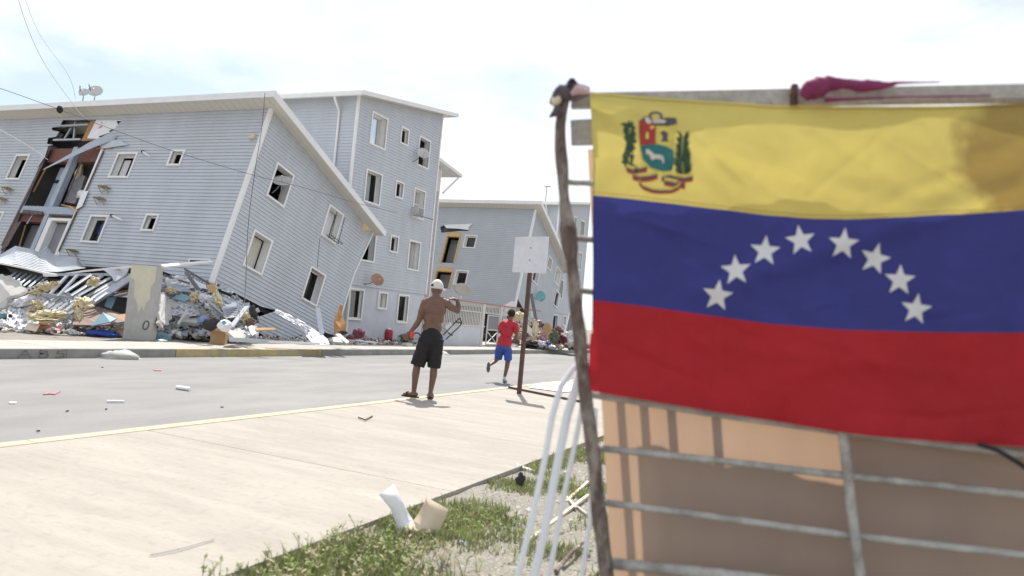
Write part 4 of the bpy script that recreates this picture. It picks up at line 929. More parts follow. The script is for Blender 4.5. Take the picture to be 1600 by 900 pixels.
mb = MB(); mb.beam((xg0+.06, -.01, .7), (xg1-.06, -.01, .12), .04, .02); mb.build('brace', 'fence_white', g)
mb = MB(); mb.beam((xg0+.06, -.01, .12), (xg1-.06, -.01, .7), .04, .02); mb.build('brace', 'fence_white', g)
MB().box((xa, .06, 0), (xb, 2.2, .05)).build('porch_floor', 'concrete', e)
# folded cart behind the man
e = empty('folding_cart', onZ(700, 533, .15), 'folded black metal cart leaning on the porch base behind the man', 'cart')
def cp(px, py, o=0): return onY(px, py, 14.7+o)-e.location
for l in (((693, 523), (712, 503), (718, 497)), ((697, 530), (716, 512), (722, 505), (718, 497)), ((712, 503), (722, 505)), ((700, 520), (707, 524))):
    mb = MB(); mb.tube([cp(*p) for p in l], .025, 6); mb.build('frame_tube', 'black', e)
mb = MB(); mb.slab([cp(*p) for p in ((696, 512), (704, 503), (709, 510), (701, 519))], (0, .05, 0)); mb.build('canvas', 'dish', e)
c = onZ(650, 533, .15); e = empty('bicycle_wheel', (c.x, c.y, .33), 'small blue rimmed wheel on the ground left of the man\'s shorts', 'wheel')
mb = MB(); ring = [V((RT0*math.cos(a)+V((0, 0, 1))*math.sin(a))*.2) for a in [i*math.pi/9 for i in range(19)]]; mb.tube(ring, .025, 6); mb.build('tyre', 'rubber', e)
mb = MB(); mb.tube([p*.84 for p in ring], .012, 6); mb.build('rim', 'blue_plastic', e)
for i in range(0, 18, 2): mb = MB(); mb.tube([ring[i]*.1, ring[i]*.82], .004, 4); mb.build('spoke', 'steel', e)
# ------------------------------------------------------------------ rubble before the farther tilted block
rb = MB(); nu, nv = 30, 14
for j in range(nv+1):
    for i in range(nu+1):
        u, v = i/nu, j/nv; x = 40.2+7.3*u; y = 16.2+16*v
        roofz = 2.4-(x-39.33)*math.tan(R(17.2))
        rb.v.append((x, y, max(.05, min(roofz, .1+5*u+(3.*v))+.2*mnoise.noise((x*2, y*2, 0)))))
for j in range(nv):
    for i in range(nu): a = j*(nu+1)+i; rb.f.append((a, a+1, a+nu+2, a+nu+1)); rb.mi.append(0)
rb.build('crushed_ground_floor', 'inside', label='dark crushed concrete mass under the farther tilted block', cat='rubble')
DD = 38.
for i, (nm, m, l, pts) in enumerate([
    ('siding_scrap', 'wrap', 'white sheet above the boy\'s head at the porch end', [(786, 478), (800, 470), (808, 474), (803, 484), (790, 487)]),
    ('dark_board', 'black', 'black triangular panel right of the boy\'s head', [(809, 467), (821, 489), (806, 487)]),  # black sheet stands in for the shade of an open void
    ('siding_scrap', 'steel', 'grey sheet standing left of the boy\'s head', [(785, 488), (793, 484), (792, 500), (784, 497)]),
    ('plank', 'steel', 'long grey plank slanting right of the sign post', [(823, 490), (826, 488), (847, 520), (843, 524)]),
    ('siding_scrap', 'wrap', 'striped white siding offcut right of the sign post', [(822, 505), (838, 520), (836, 528), (820, 517)]),
    ('siding_scrap', 'siding', 'grey siding offcut low right of the sign post', [(820, 517), (836, 530), (832, 535), (818, 527)]),
    ('round_basket', 'card', 'brown wicker sheet behind the heap right of the sign post', [(848, 512), (852, 504), (858, 505), (861, 514), (856, 522), (849, 520)]),
    ('plank', 'ply_lt', 'greenish tan plank standing right of the brown wicker sheet', [(858, 506), (862, 507), (862, 536), (858, 534)]),
    ('dark_board', 'door_grey', 'grey door leaf leaning beside the wooden pole', [(884, 517), (888, 491), (897, 493), (892, 523)]),
    ('plank', 'white', 'thin white lath leaning left of the grey door leaf', [(880, 522), (889, 489), (891, 489), (883, 523)]),
    ('hanging_strip', 'steel_dark', 'dark torn strip hanging on the farther tilted block', [(828, 460), (832, 458), (836, 478), (840, 500), (835, 498), (831, 480)])]):
    dsheet(nm, m, l, 'board' if 'plank' in nm or 'board' in nm else 'sheet', [(x, y, DD+(i % 3)*.4-(1.0 if i > 3 else 0)) for x, y in pts], .05)
for i, (x, y, rx, ry, m, l) in enumerate([(811, 494, 9, 5, 'foam', 'yellow insulation beside the boy\'s head'), (836, 514, 4, 9, 'foam', 'tan insulation strand in the far rubble'), (849, 526, 7, 8, 'cloth_pink', 'pinkish round bundle in the far rubble'), (866, 527, 6, 8, 'green', 'dull green bundle in the far rubble'), (855, 540, 7, 4, 'cloth_blue', 'blue and white clothes at the far pavement edge'), (879, 534, 12, 8, 'cloth_maroon', 'dark red cabinet heap at the far pavement'), (832, 538, 12, 4, 'cloth_dark', 'dark heap low behind the sign post'), (891, 524, 5, 6, 'cloth_white', 'white bundle beside the wooden pole'), (872, 517, 6, 5, 'brick', 'reddish bundle on the far heap'), (844, 537, 7, 4, 'cloth_white', 'pale clothes in the far heap'), (806, 536, 5, 6, 'cloth_brown', 'brown bundle behind the boy\'s back')]):
    bag('clothing_heap', m, l, 'insulation' if m == 'foam' else 'clothes', x, y, rx, ry, 36.3+(i % 3)*.5, 60+i, .8, fq=2.3)
chips('rubble_fill', 'tangled broken bits before the farther tilted block', 500, heap(786, 900, lambda x: 500 if x < 845 else 522, 543, 36.6, 39.5, 0), .05, .25, ['concrete_lt', 'concrete', 'wrap', 'card', 'brick', 'steel', 'cloth_dark', 'foam'])
for px, py, l in ((700, 552, 'low pale mortar ramp at the far kerb right of the man'), (180, 555, 'grey mortar ramp spilled over the far kerb')):
    q = onZ(px, py+4, 0); mb = MB(); mb.ball((0, 0, 0), 1, None, 20, 12)
    for i, p in enumerate(mb.v):
        p = V(p); f = 1+.35*mnoise.noise(p*2+V((px, 0, 0)))+.15*mnoise.noise(p*6); mb.v[i] = (q.x+p.x*.45*f, YF0-.05+p.y*.34*f, .0+p.z*(.15+.05*mnoise.noise(p*5))*f)
    T(mb, 'mortar_heap', 'concrete', l, 'mortar', smooth=True)
for i in range(5):
    q = onZ(700+i*11, 549, .15); mb = MB(); mb.hexa([V((q.x, 14.3+.3*(i % 2), .17))+Euler((.1*i, .1, i)).to_matrix() @ V((a*.2, b*.1, z*.1)) for z in (0, 1) for a, b in ((-1, -1), (1, -1), (1, 1), (-1, 1))])
    T(mb, 'concrete_block', 'concrete_lt', ['first', 'second', 'third', 'fourth', 'fifth'][i]+' loose concrete block from the man along the far pavement', 'block', 'loose blocks on the far pavement')
# ------------------------------------------------------------------ litter on road and pavement
def litter(name, m, label, pts, h, z=0.): T(MB().slab([onZ(x, y, z+.004) for x, y in pts], (0, 0, h)), name, m, label, 'litter')
mb = MB(); mb.tube([onZ(276, 605, .03), onZ(297, 608, .03)], .03, 10); T(mb, 'paper_roll', 'wrap', 'white paper roll on the road, farther of the two white scraps', 'litter')
mb = MB(); mb.tube([onZ(167, 627, .02), onZ(194, 627, .02)], .014, 8); T(mb, 'white_stick', 'wrap', 'thin white stick lying on the road', 'litter')
mat('red_faded', (.52, .17, .19), .7, .2, 9.)
litter('red_scrap', 'red_faded', 'crumpled red scrap on the road at left', [(67, 617), (76, 613.5), (83, 614.5), (95, 612), (88, 615.5), (86, 617), (78, 616)], .01)
litter('red_scrap', 'red_faded', 'faint red scrap near the far kerb on the road', [(240, 578), (253, 578), (252, 579.5), (242, 579.5)], .01)
litter('white_scrap', 'wrap', 'small white scrap at the foot of the far kerb', [(64, 556), (74, 556), (73, 559), (65, 558)], .03)
litter('white_scrap', 'wrap', 'tiny white scrap at the left end of the road', [(14, 629), (26, 629), (24, 631), (15, 631)], .01)
for i, (x, y) in enumerate(((105, 642), (166, 639), (347, 636), (60, 673), (775, 607), (160, 574))):
    q = onZ(x, y, .012); mb = MB(); mb.hexa([q+Euler((0, 0, i)).to_matrix() @ V((a*.016, b*.009, z*.006)) for z in (-1, 1) for a, b in ((-1, -1), (1, -.6), (1, 1), (-.7, 1))])
    T(mb, 'dark_chip', 'rubber', 'small dark chip lying on the road', 'litter', 'dark chips on the road')
mb = MB(); mb.tube([onZ(235, 867, PZ+.01), onZ(280, 858, PZ+.012), onZ(335, 842, PZ+.01)], .0035, 6); T(mb, 'twig', 'concrete', 'thin dry twig on the near pavement', 'twig')
mb = MB(); mb.tube([onZ(560, 652, PZ+.01), onZ(570, 656, PZ+.02), onZ(582, 650, PZ+.01)], .008, 5); T(mb, 'twig', 'rust', 'small brown leaf curl on the near pavement by the man', 'leaf')
# letters sprayed on the far kerb
mat('graffiti', (.19, .183, .175), .9, .15, 9.)
e = empty('kerb_graffiti', (onY(28, 550, YF0).x, YF0-.014, .02), 'faint dark sprayed letters on the far kerb at left', 'graffiti')
GL = [[[(0, 0), (.12, .13), (.24, 0)], [(.06, .05), (.18, .05)]], [[(.38, 0), (.38, .13), (.5, .12), (.52, .09), (.38, .07), (.54, .05), (.5, 0), (.38, 0)]], [[(.86, .13), (.72, .12), (.7, .08), (.84, .06), (.84, .01), (.68, 0)]]]
for letter in GL:
    mb = MB()
    for stroke in letter:
        for a, b in zip(stroke[:-1], stroke[1:]): mb.beam((a[0], -.001, a[1]), (b[0], -.001, b[1]), .028, .004, (0, 1, 0))
    mb.build('letter', 'graffiti', e)
# ------------------------------------------------------------------ overhead wires
def wire(name, m, label, pts, r):
    mb = MB(); P = [D(*p) for p in pts]; Q = []
    for i in range(len(P)-1):
        p0, p1, p2, p3 = P[max(i-1, 0)], P[i], P[i+1], P[min(i+2, len(P)-1)]
        for k in range(8):
            t = k/8; Q.append(.5*((2*p1)+(p2-p0)*t+(2*p0-5*p1+4*p2-p3)*t*t+(3*p1-p0-3*p2+p3)*t**3))
    Q.append(P[-1]); mb.tube(Q, r, 5); return T(mb, name, m, label, 'cable', 'overhead cables')
wire('power_cable', 'wire', 'dark cable crossing the tilted block from the upper left', [(-120, 98, 13), (0, 138, 15), (93, 171, 17), (170, 200, 18), (265, 234, 19), (390, 272, 20), (470, 292, 21), (560, 318, 24), (620, 332, 26.8)], .007)
mb = MB(); mb.ball(D(93.5, 171, 16.9), (.07, .07, .09)); T(mb, 'cable_clamp', 'black', 'black clamp on the dark cable at the roof edge', 'clamp', smooth=True)
wire('power_cable', 'wire_lt', 'pale thin cable falling across the upper left sky', [(20, -30, 14), (42, 40, 14.5), (70, 100, 15), (112, 160, 16), (130, 183, 22)], .006)
wire('power_cable', 'wire_lt', 'pale cable slanting over the left window of the long wall', [(-60, 175, 15), (0, 203, 16), (50, 232, 18), (75, 250, 24)], .007)
wire('power_cable', 'wire_lt', 'second pale cable in the upper left sky', [(30, -30, 14), (60, 50, 15), (107, 118, 16), (118, 155, 20)], .005)
wire('hanging_cable', 'wire', 'thin dark cable hanging past the tilted block\'s corner', [(414, 145, 21), (409, 200, 20.6), (398, 270, 20.4), (388, 350, 20.3), (384, 440, 20), (382, 478, 19)], .008)
wire('hanging_cable', 'wire', 'short dark cable hanging between two end wall windows', [(500, 372, 22.5), (497, 400, 22.3), (496, 418, 22.2)], .008)
e = empty('antenna', D(852, 318, 52), 'thin roof antenna over the distant block', 'antenna')
mb = MB(); mb.tube([(0, 0, 0), RT*.12+UP*1.2], .03, 5); mb.build('mast', 'steel_dark', e); mb = MB(); mb.tube([RT*-.08+UP*1.2, RT*.4+UP*1.22], .04, 5); mb.build('bar', 'steel_dark', e)
# ------------------------------------------------------------------ people
def capsule(mb, p0, r0, p1, r1, n=14, flat=False):
    p0, p1 = V(p0), V(p1); d = (p1-p0).normalized()
    if flat: mb.tube([p0, p1], [r0, r1], n); return
    P, Rr = [], []
    for k in range(5):
        a = math.pi/2*k/5; P.append(p0-d*r0*math.cos(a)); Rr.append(max(.0015, r0*math.sin(a)))
    for k in range(5):
        t = k/4; P.append(p0.lerp(p1, t)); Rr.append(r0+(r1-r0)*t)
    for k in range(1, 6):
        a = math.pi/2*k/5; P.append(p1+d*r1*math.sin(a)); Rr.append(max(.0015, r1*math.cos(a)))
    mb.tube(P, Rr, n)
def organic(name, mb, m, vox, sm, parent, base, wr=0.):
    me = bpy.data.meshes.new(name); me.from_pydata([tuple(V(p)-base) for p in mb.v], [], mb.f); me.update()
    o = bpy.data.objects.new(name, me); COL.objects.link(o)
    r = o.modifiers.new('r', 'REMESH'); r.mode = 'VOXEL'; r.voxel_size = vox; r.use_smooth_shade = True
    s = o.modifiers.new('s', 'SMOOTH'); s.iterations = sm; s.factor = .5
    dg = bpy.context.evaluated_depsgraph_get(); ev = o.evaluated_get(dg)
    nm = bpy.data.meshes.new_from_object(ev); o.modifiers.clear(); o.data = nm; bpy.data.meshes.remove(me)
    nm.materials.clear(); nm.materials.append(MATS[m]); nm.polygons.foreach_set('use_smooth', [True]*len(nm.polygons))
    if wr:
        for v in nm.vertices:
            c = v.co; n1 = mnoise.noise((c.x*9, c.y*9, c.z*16))+.6*mnoise.noise((c.x*17+c.z*14, c.y*17, c.z*9))
            v.co = c+v.normal*wr*n1
    o.parent = parent
    return o
def hand(mb, wrist, direc, side, palmn, s=1.):
    w_, d, n = V(wrist), V(direc).normalized(), V(palmn).normalized(); a = d.cross(n).normalized()*side
    c = w_+d*.05*s
    capsule(mb, w_, .024*s, w_+d*.08*s, .026*s); capsule(mb, w_+d*.03*s+a*.022*s, .02*s, w_+d*.085*s+a*.026*s, .017*s); capsule(mb, w_+d*.03*s-a*.022*s, .02*s, w_+d*.085*s-a*.026*s, .017*s)
    for i, (o, ln) in enumerate(((.03, .07), (.011, .082), (-.01, .078), (-.03, .06))):
        b = w_+d*.09*s+a*o*s; k = b+(d*.8+n*.35+a*o*3).normalized()*ln*.5*s; t = k+(d*.5+n*.8).normalized()*ln*.5*s
        capsule(mb, b, .0105*s, k, .0095*s, 8); capsule(mb, k, .0095*s, t, .0075*s, 8)
    b = w_+d*.025*s+a*.03*s; k = b+(d*.5+a*.8+n*.2).normalized()*.04*s; t = k+(d*.9+a*.2+n*.4).normalized()*.035*s
    capsule(mb, b, .014*s, k, .0115*s, 8); capsule(mb, k, .0115*s, t, .009*s, 8)
mat('skin', (.15, .078, .053), .5, .12, 7., sss=.1, spec=.5, stain=.3, stain_col=(.19, .105, .072))
mat('hair', (.012, .010, .009), .8, .3, 60., bump=.8, bscale=120)
mat('cap_white', (.62, .60, .57), .85, .05, 8., bump=.15, bscale=60)
mat('shorts_black', (.013, .012, .0135), .8, .2, 9., speck=.0, stain=.5, stain_col=(.04, .01, .015))
mat('shirt_red', (.40, .022, .035), .75, .1, 9., bump=.2, bscale=25)
mat('shorts_blue', (.035, .075, .32), .7, .12, 9., bump=.2, bscale=25)
mat('shoe_grey', (.35, .36, .36), .8, .1, 20.)
mat('sole', (.10, .105, .095), .85, .15, 30.)
mat('sandal', (.035, .03, .028), .8, .2, 10.)
ZU = V((0, 0, 1))
def person_frame(px, py, z):
    b = onZ(px, py, z); hv = V((b.x, b.y, 0)).normalized()
    def P(x, y, off=0.): return hit(x, y, b, hv)+hv*off
    return b, hv, hv.cross(ZU), P
def face_of(mb, c, f, up, s=1.):
    f = V(f).normalized(); r = f.cross(up).normalized()
    rot = Matrix((r, f, up)).transposed()
    mb.ball(c+f*.01*s, (.078*s, .098*s, .105*s), rot, 24, 18)                      # cranium
    mb.ball(c+f*.03*s-up*.055*s, (.058*s, .07*s, .065*s), rot, 20, 14)             # jaw
    mb.ball(c+f*.082*s-up*.105*s, (.024*s, .02*s, .02*s), rot)                     # chin
    capsule(mb, c+f*.098*s-up*.0*s, .009*s, c+f*.12*s-up*.045*s, .014*s)           # nose
    mb.ball(c+f*.093*s-up*.075*s, (.025*s, .012*s, .011*s), rot)                   # lips
    mb.ball(c+f*.09*s+up*.022*s, (.05*s, .014*s, .011*s), rot)                     # brow
    for sd in (-1, 1):
        mb.ball(c+r*sd*.03*s+f*.088*s+up*.004*s, (.013*s, .011*s, .009*s), rot)    # eyes
        mb.ball(c+r*sd*.08*s-f*.005*s-up*.015*s, (.012*s, .022*s, .034*s), rot)    # ears
# ---- the man
b, hv, rt, P = person_frame(656, 622, PZ)
man = empty('person', b, 'shirtless man in black shorts and white cap standing with one arm raised', 'person')
mb = MB(); RM = Matrix((rt, hv, ZU)).transposed()
lean = (P(681, 468)-P(675, 525)).normalized()
def el(c, r): mb.ball(c, r, RM, 20, 14)
el(P(674, 527), (.155, .115, .13)); el(P(675.5, 512), (.15, .105, .12)); el(P(677.5, 497), (.16, .11, .13)); el(P(679, 485), (.175, .115, .13)); el(P(680.5, 475), (.165, .095, .085))
for x in (-1, 1): el(P(679+x*9, 482, -.055), (.075, .05, .085)); el(P(676+x*6, 503, -.055), (.05, .05, .13))
capsule(mb, P(681, 471), .066, P(681.5, 458, .02), .056)
for q in ((667, 471), (695, 472)): capsule(mb, P(681, 466), .05, P(*q), .058)
capsule(mb, P(664.5, 473), .066, P(659, 487, .0), .056); capsule(mb, P(659, 487), .054, P(654.5, 501, .0), .042); capsule(mb, P(654.5, 501), .045, P(650, 508, -.02), .043); capsule(mb, P(650, 508, -.02), .043, P(641.5, 518.5, -.05), .028)
hd = (P(637, 524.5, -.04)-P(641.5, 518.5, -.05)).normalized(); hand(mb, P(641.5, 518.5, -.05), hd, 1, hv)
capsule(mb, P(697.5, 474), .064, P(706, 481, .03), .054); capsule(mb, P(706, 481, .03), .052, P(715.5, 486, .06), .041); capsule(mb, P(715.5, 486, .06), .042, P(717, 478, .08), .040); capsule(mb, P(717, 478, .08), .039, P(714.5, 468.5, .06), .028)
hand(mb, P(714.5, 468.5, .06), (P(706, 466, .02)-P(714.5, 468.5, .06)).normalized(), -1, -ZU*.8-rt*.4)
for hip, kn, cf, an, toe in (((666, 532), (652.5, 567), (649.5, 585), (646.5, 613), None), ((682, 532), (678.5, 568), (677, 587), (672.5, 614), None)):
    capsule(mb, P(*hip), .098, P((hip[0]+kn[0])/2, (hip[1]+kn[1])/2), .08); capsule(mb, P((hip[0]+kn[0])/2, (hip[1]+kn[1])/2), .08, P(*kn), .058)
    capsule(mb, P(*kn), .056, P(*cf, -.02), .057); capsule(mb, P(*cf, -.02), .055, P(*an), .034); capsule(mb, P(*an), .034, P(an[0], an[1]+4), .036)
fl = P(649.5, 618.5, -.02); fl.z = PZ+.055; capsule(mb, fl, .036, fl-rt*.10+hv*.05-ZU*.012, .034); capsule(mb, fl-rt*.10+hv*.05-ZU*.012, .034, fl-rt*.17+hv*.08-ZU*.018, .024)
fr2 = P(672.5, 619, -.02); fr2.z = PZ+.055; capsule(mb, fr2, .038, fr2+hv*.12-ZU*.012, .035); capsule(mb, fr2+hv*.12-ZU*.012, .035, fr2+hv*.19-ZU*.018, .026)
for base_, dv, sv in ((fl-rt*.165+hv*.08, (-rt*.8+hv*.4), hv), (fr2+hv*.185, hv, rt)):
    for k in range(5): q = base_+sv.normalized()*(k-2)*.014-ZU*.03; capsule(mb, q, .011, q+dv.normalized()*.03, .009, 8)
hc = P(682, 450.5, .03); fdir = (hv*.72+rt*.69); face_of(mb, hc, fdir, (ZU*.99+rt*.05).normalized(), 1.0)
organic('body', mb, 'skin', .0075, 4, man, b)
mb = MB(); el(P(674.3, 526), (.172, .132, .10)); capsule(mb, P(674.5, 520), .13, P(674.5, 530), .14)
mb.v = [tuple(V(p)) for p in mb.v]
for a, c_, r0, r1 in (((666.5, 530), (652, 571.5), .118, .108), ((682, 530), (678, 575), .116, .1)): capsule(mb, P(*a), r0, P(*c_), r1, 20, True)
sh = organic('shorts', mb, 'shorts_black', .01, 3, man, b, .009)
mb = MB(); up = (ZU*.985+rt*.06-fdir*.02).normalized(); fr = fdir.normalized(); rr_ = fr.cross(up).normalized(); up = rr_.cross(fr).normalized()
cc = hc+up*.018-b; nu, nv = 28, 10
for j in range(nv+1):
    th = math.pi/2*j/nv
    for i in range(nu):
        a = 2*math.pi*i/nu; rad = math.sin(th)
        mb.v.append(tuple(cc+rr_*math.cos(a)*.092*rad+fr*(math.sin(a)*.114*rad+.008)+up*(.122*math.cos(th)-.022*(j/nv)**2)))
for j in range(nv):
    for i in range(nu): mb.f.append((j*nu+i, (j+1)*nu+i, (j+1)*nu+(i+1) % nu, j*nu+(i+1) % nu)); mb.mi.append(0)
cap = mb.build('cap', 'cap_white', man, smooth=True); cap.modifiers.new('s', 'SOLIDIFY').thickness = .006
mb = MB(); n = 14; inner = [cc+rr_*math.cos(a)*.09+fr*(math.sin(a)*.112+.008)-up*.012 for a in [math.pi*(.08+.84*i/n) for i in range(n+1)]]; outer = [p+fr*(.085*math.sin(math.pi*(.08+.84*i/n)))-up*.022 for i, p in enumerate(inner)]
for i in range(n): mb.poly(inner[i], inner[i+1], outer[i+1], outer[i])
br = mb.build('brim', 'cap_white', cap, smooth=True); br.modifiers.new('s', 'SOLIDIFY').thickness = .006
mb = MB(); mb.disc(cc-fr*.101+up*.02, tuple(-fr*.95+up*.1), .026, 0, 14, 1, 1.1); mb.build('strap_opening', 'hair', cap)
for base_, dv in ((fl-b, (-rt*.88+hv*.42).normalized()), (fr2-b, hv)):
    mb = MB(); sv = dv.cross(ZU); n = 16; base_ = V((base_.x, base_.y, .002)); pts = [base_+dv*(.09+.15*math.cos(2*math.pi*i/n))+sv*math.sin(2*math.pi*i/n)*(.05 if math.cos(2*math.pi*i/n) > 0 else .042) for i in range(n)]
    mb.slab(pts, (0, 0, .02)); sa = mb.build('sandal', 'sandal', man)
    mb = MB(); q = base_+dv*.14; mb.tube([q+sv*.05+ZU*.02, q+sv*.03+ZU*.075, q-sv*.03+ZU*.075, q-sv*.05+ZU*.02], .009, 6); mb.build('strap', 'sandal', sa)
hp = P(644, 523, -.08); mb = MB(); mb.ball((0, 0, 0), 1, None, 20, 14)
for i, p in enumerate(mb.v):
    p = V(p); f = 1+.35*mnoise.noise(p*2.2); mb.v[i] = tuple(hp+rt*p.x*.032*f+hv*p.y*.02*f+ZU*p.z*.05*f)
T(mb, 'red_pouch', 'redorange', 'bright red pouch held in the shirtless man\'s lowered hand', 'pouch', smooth=True)
# ---- the boy
b, hv, rt, P = person_frame(788, 598, 0.0)
boy = empty('person', b, 'boy in red shirt and blue shorts running away across the road', 'person')
RM = Matrix((rt, hv, ZU)).transposed()
mb = MB(); face_of(mb, P(799.5, 490.5, .08), (hv*.9+rt*.35), ZU, .95); capsule(mb, P(797, 502, .02), .052, P(798.5, 495, .06), .05)
el(P(792, 515), (.105, .07, .18)); el(P(786.5, 538), (.105, .08, .1))
capsule(mb, P(784.5, 506), .05, P(780, 518, -.03), .04); capsule(mb, P(780, 518, -.03), .039, P(784, 516, .2), .028); hand(mb, P(784, 516, .2), hv+ZU*.4, 1, rt, .85)
capsule(mb, P(806, 508), .05, P(807.5, 524, -.04), .039); capsule(mb, P(807.5, 524, -.04), .038, P(802, 533, .16), .027); hand(mb, P(802, 533, .16), hv*.6-rt*.5-ZU*.3, -1, -rt, .85)
capsule(mb, P(781, 543), .085, P(779, 559, .16), .06); capsule(mb, P(779, 559, .16), .056, P(773, 564.5, -.05), .052); capsule(mb, P(773, 564.5, -.05), .05, P(767, 568.5, -.24), .034); capsule(mb, P(767, 568.5, -.24), .034, P(764.5, 570, -.3), .034)
capsule(mb, P(793, 544), .088, P(793.5, 565, .08), .06); capsule(mb, P(793.5, 565, .08), .056, P(792, 574, .04), .055); capsule(mb, P(792, 574, .04), .053, P(788.3, 590, 0), .033); capsule(mb, P(788.3, 590), .033, P(788, 594.5, .02), .034)
organic('body', mb, 'skin', .0085, 4, boy, b)
mb = MB(); el(P(793.5, 511), (.168, .115, .13)); el(P(790.5, 523), (.16, .115, .14)); el(P(788, 534), (.165, .125, .1)); capsule(mb, P(793, 508), .15, P(787.5, 540), .165, 22, True)
mb2 = MB()
mb = MB(); el(P(794.5, 508), (.165, .1, .09)); el(P(791.5, 519), (.155, .11, .15)); el(P(788.5, 531), (.16, .115, .1))
rings = []
for (x, y, a, c_) in ((789.5, 527, .155, .115), (787.5, 540.5, .172, .13)): rings += [tuple(P(x, y)+rt*math.cos(t)*a+hv*math.sin(t)*c_) for t in [i*2*math.pi/24 for i in range(24)]]
mb.add(rings, [tuple(range(24)), tuple(range(24, 48))[::-1]]+[(i, i+24, (i+1) % 24+24, (i+1) % 24) for i in range(24)])
capsule(mb, P(797, 502.5, .02), .065, P(797.5, 500, .04), .06)
capsule(mb, P(785.5, 505), .068, P(781, 515.5, -.02), .062, 18, True); capsule(mb, P(805, 507), .066, P(807.3, 519, -.03), .064, 18, True); el(P(785.8, 505.2), (.068, .068, .068)); el(P(804.8, 507.2), (.068, .068, .068))
organic('shirt', mb, 'shirt_red', .011, 3, boy, b, .010)
mb = MB(); el(P(786.5, 541), (.165, .125, .09)); capsule(mb, P(781, 543), .105, P(778.5, 560.5, .13), .095, 20, True); capsule(mb, P(793, 544), .105, P(794, 563, .06), .092, 20, True)
organic('shorts', mb, 'shorts_blue', .01, 3, boy, b, .009)
mb = MB(); hcx = P(799.5, 490.5, .08); mb.ball(hcx-b+V((0, 0, .018))-(hv*.9+rt*.35)*.012, (.088, .104, .105), Matrix(((hv*.9+rt*.35).cross(ZU).normalized(), (hv*.9+rt*.35).normalized(), ZU)).transposed(), 20, 14)
mb.v = [tuple(V(p)*(1)+V((0, 0, 0))) for p in mb.v]; mb.build('hair', 'hair', boy, smooth=True)
def shoe(c, d, upv, m1='shoe_grey'):
    d = V(d).normalized(); upv = V(upv).normalized(); s_ = d.cross(upv).normalized(); n = 18
    out = [c+d*(.045+.12*math.cos(2*math.pi*i/n))+s_*math.sin(2*math.pi*i/n)*(.045 if math.cos(2*math.pi*i/n) > 0 else .036) for i in range(n)]
    mb = MB(); mb.slab([p-b for p in out], upv*.028); so_ = mb.build('shoe', 'sole', boy)
    mb = MB(); capsule(mb, c+upv*.055-b-d*.03, .04, c+upv*.045+d*.11-b, .032); mb.build('upper', m1, so_, smooth=True)
pz = P(788, 596); pz.z = .004; shoe(pz, hv+rt*.25, ZU)
shoe(P(764, 569.5, -.355), P(763, 582, -.34)-P(764, 566, -.34), hv, 'shoe_grey')
mb = MB(); q = P(788.2, 592)-b; mb.tube([q+ZU*.05, q], [.036, .037], 12); mb.build('sock', 'cap_white', boy)
# ------------------------------------------------------------------ foreground: improvised fence with flag
PO = CP+ray(925, 530).normalized()*2.25
PA = R(96); PN = V((math.sin(PA), -math.cos(PA), 0))        # pointing away from the camera
def PP(px, py, off=0.): return hit(px, py, PO, PN)-PN*off
mat('bark', (.135, .098, .083), .9, .4, 36., bump=1., bscale=40, stain=.95, stain_col=(.42, .38, .33), stretch=(1, 1, .45))
mat('old_wood', (.44, .415, .38), .85, .2, 7., stretch=(1, 8, 8), bump=.4, bscale=30, stain=.4, stain_col=(.22, .19, .16))
mat('old_paint', (.42, .41, .385), .7, .25, 14., bump=.4, bscale=50, stain=.65, stain_col=(.10, .075, .06))
mat('peach', (.43, .365, .325), .9, .05, 4., trans=.45, trans_col=(.62, .40, .25), bump=.1, bscale=30)
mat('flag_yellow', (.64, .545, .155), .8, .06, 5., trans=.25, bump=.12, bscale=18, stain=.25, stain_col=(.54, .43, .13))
mat('flag_blue', (.042, .048, .235), .8, .08, 5., trans=.2, bump=.12, bscale=18)
mat('flag_red', (.42, .017, .026), .8, .08, 5., trans=.2, bump=.12, bscale=18)
mat('flag_white', (.75, .75, .75), .8, .05, 5., trans=.15)
mat('em_green', (.035, .075, .04), .8, .3, 90.)
mat('em_red', (.34, .045, .035), .8, .15, 40.)
mat('em_teal', (.03, .16, .165), .8, .15, 40.)
mat('em_white', (.62, .56, .50), .8, .15, 40.)
mat('em_brown', (.16, .07, .035), .8, .3, 60.)
mat('em_yellow', (.64, .52, .12), .8, .1, 40.)
mat('em_dark', (.09, .085, .10), .8, .3, 60.)
mat('pinkcloth', (.24, .04, .115), .8, .15, 9., bump=.4, bscale=25, trans=.15)
mat('rag', (.12, .095, .11), .9, .45, 14., bump=.6, bscale=30, stain=.5, stain_col=(.36, .30, .27))
mat('tube_white', (.82, .84, .87), .3, .03, 5., trans=.45)
# pole
path = [(888, 150), (882, 175), (879, 200), (880, 240), (884, 300), (891, 360), (898, 425), (905, 495), (912, 560), (921, 640), (931, 715), (938, 790), (947, 860), (957, 940), (972, 1040), (986, 1150), (994, 1215)]
mb = MB(); Q = []; rad = []
for i in range(len(path)-1):
    for k in range(4):
        t = k/4; x = path[i][0]+(path[i+1][0]-path[i][0])*t; y = path[i][1]+(path[i+1][1]-path[i][1])*t
        f = (i+t)/len(path); Q.append(PP(x+1.5*mnoise.noise((y*.02, 3, 1)), y, .03)); rad.append(.0165+.005*min(1, f*1.6)+.004*mnoise.noise((y*.018, 0, 4))+(.006 if 350 < y < 400 else 0))
Q.append(PP(*path[-1], .03)); rad.append(.03)
mb.tube(Q, rad, 14); e = T(mb, 'wooden_pole', 'bark', 'crooked bark covered pole at the left edge of the flag fence', 'pole', smooth=True)
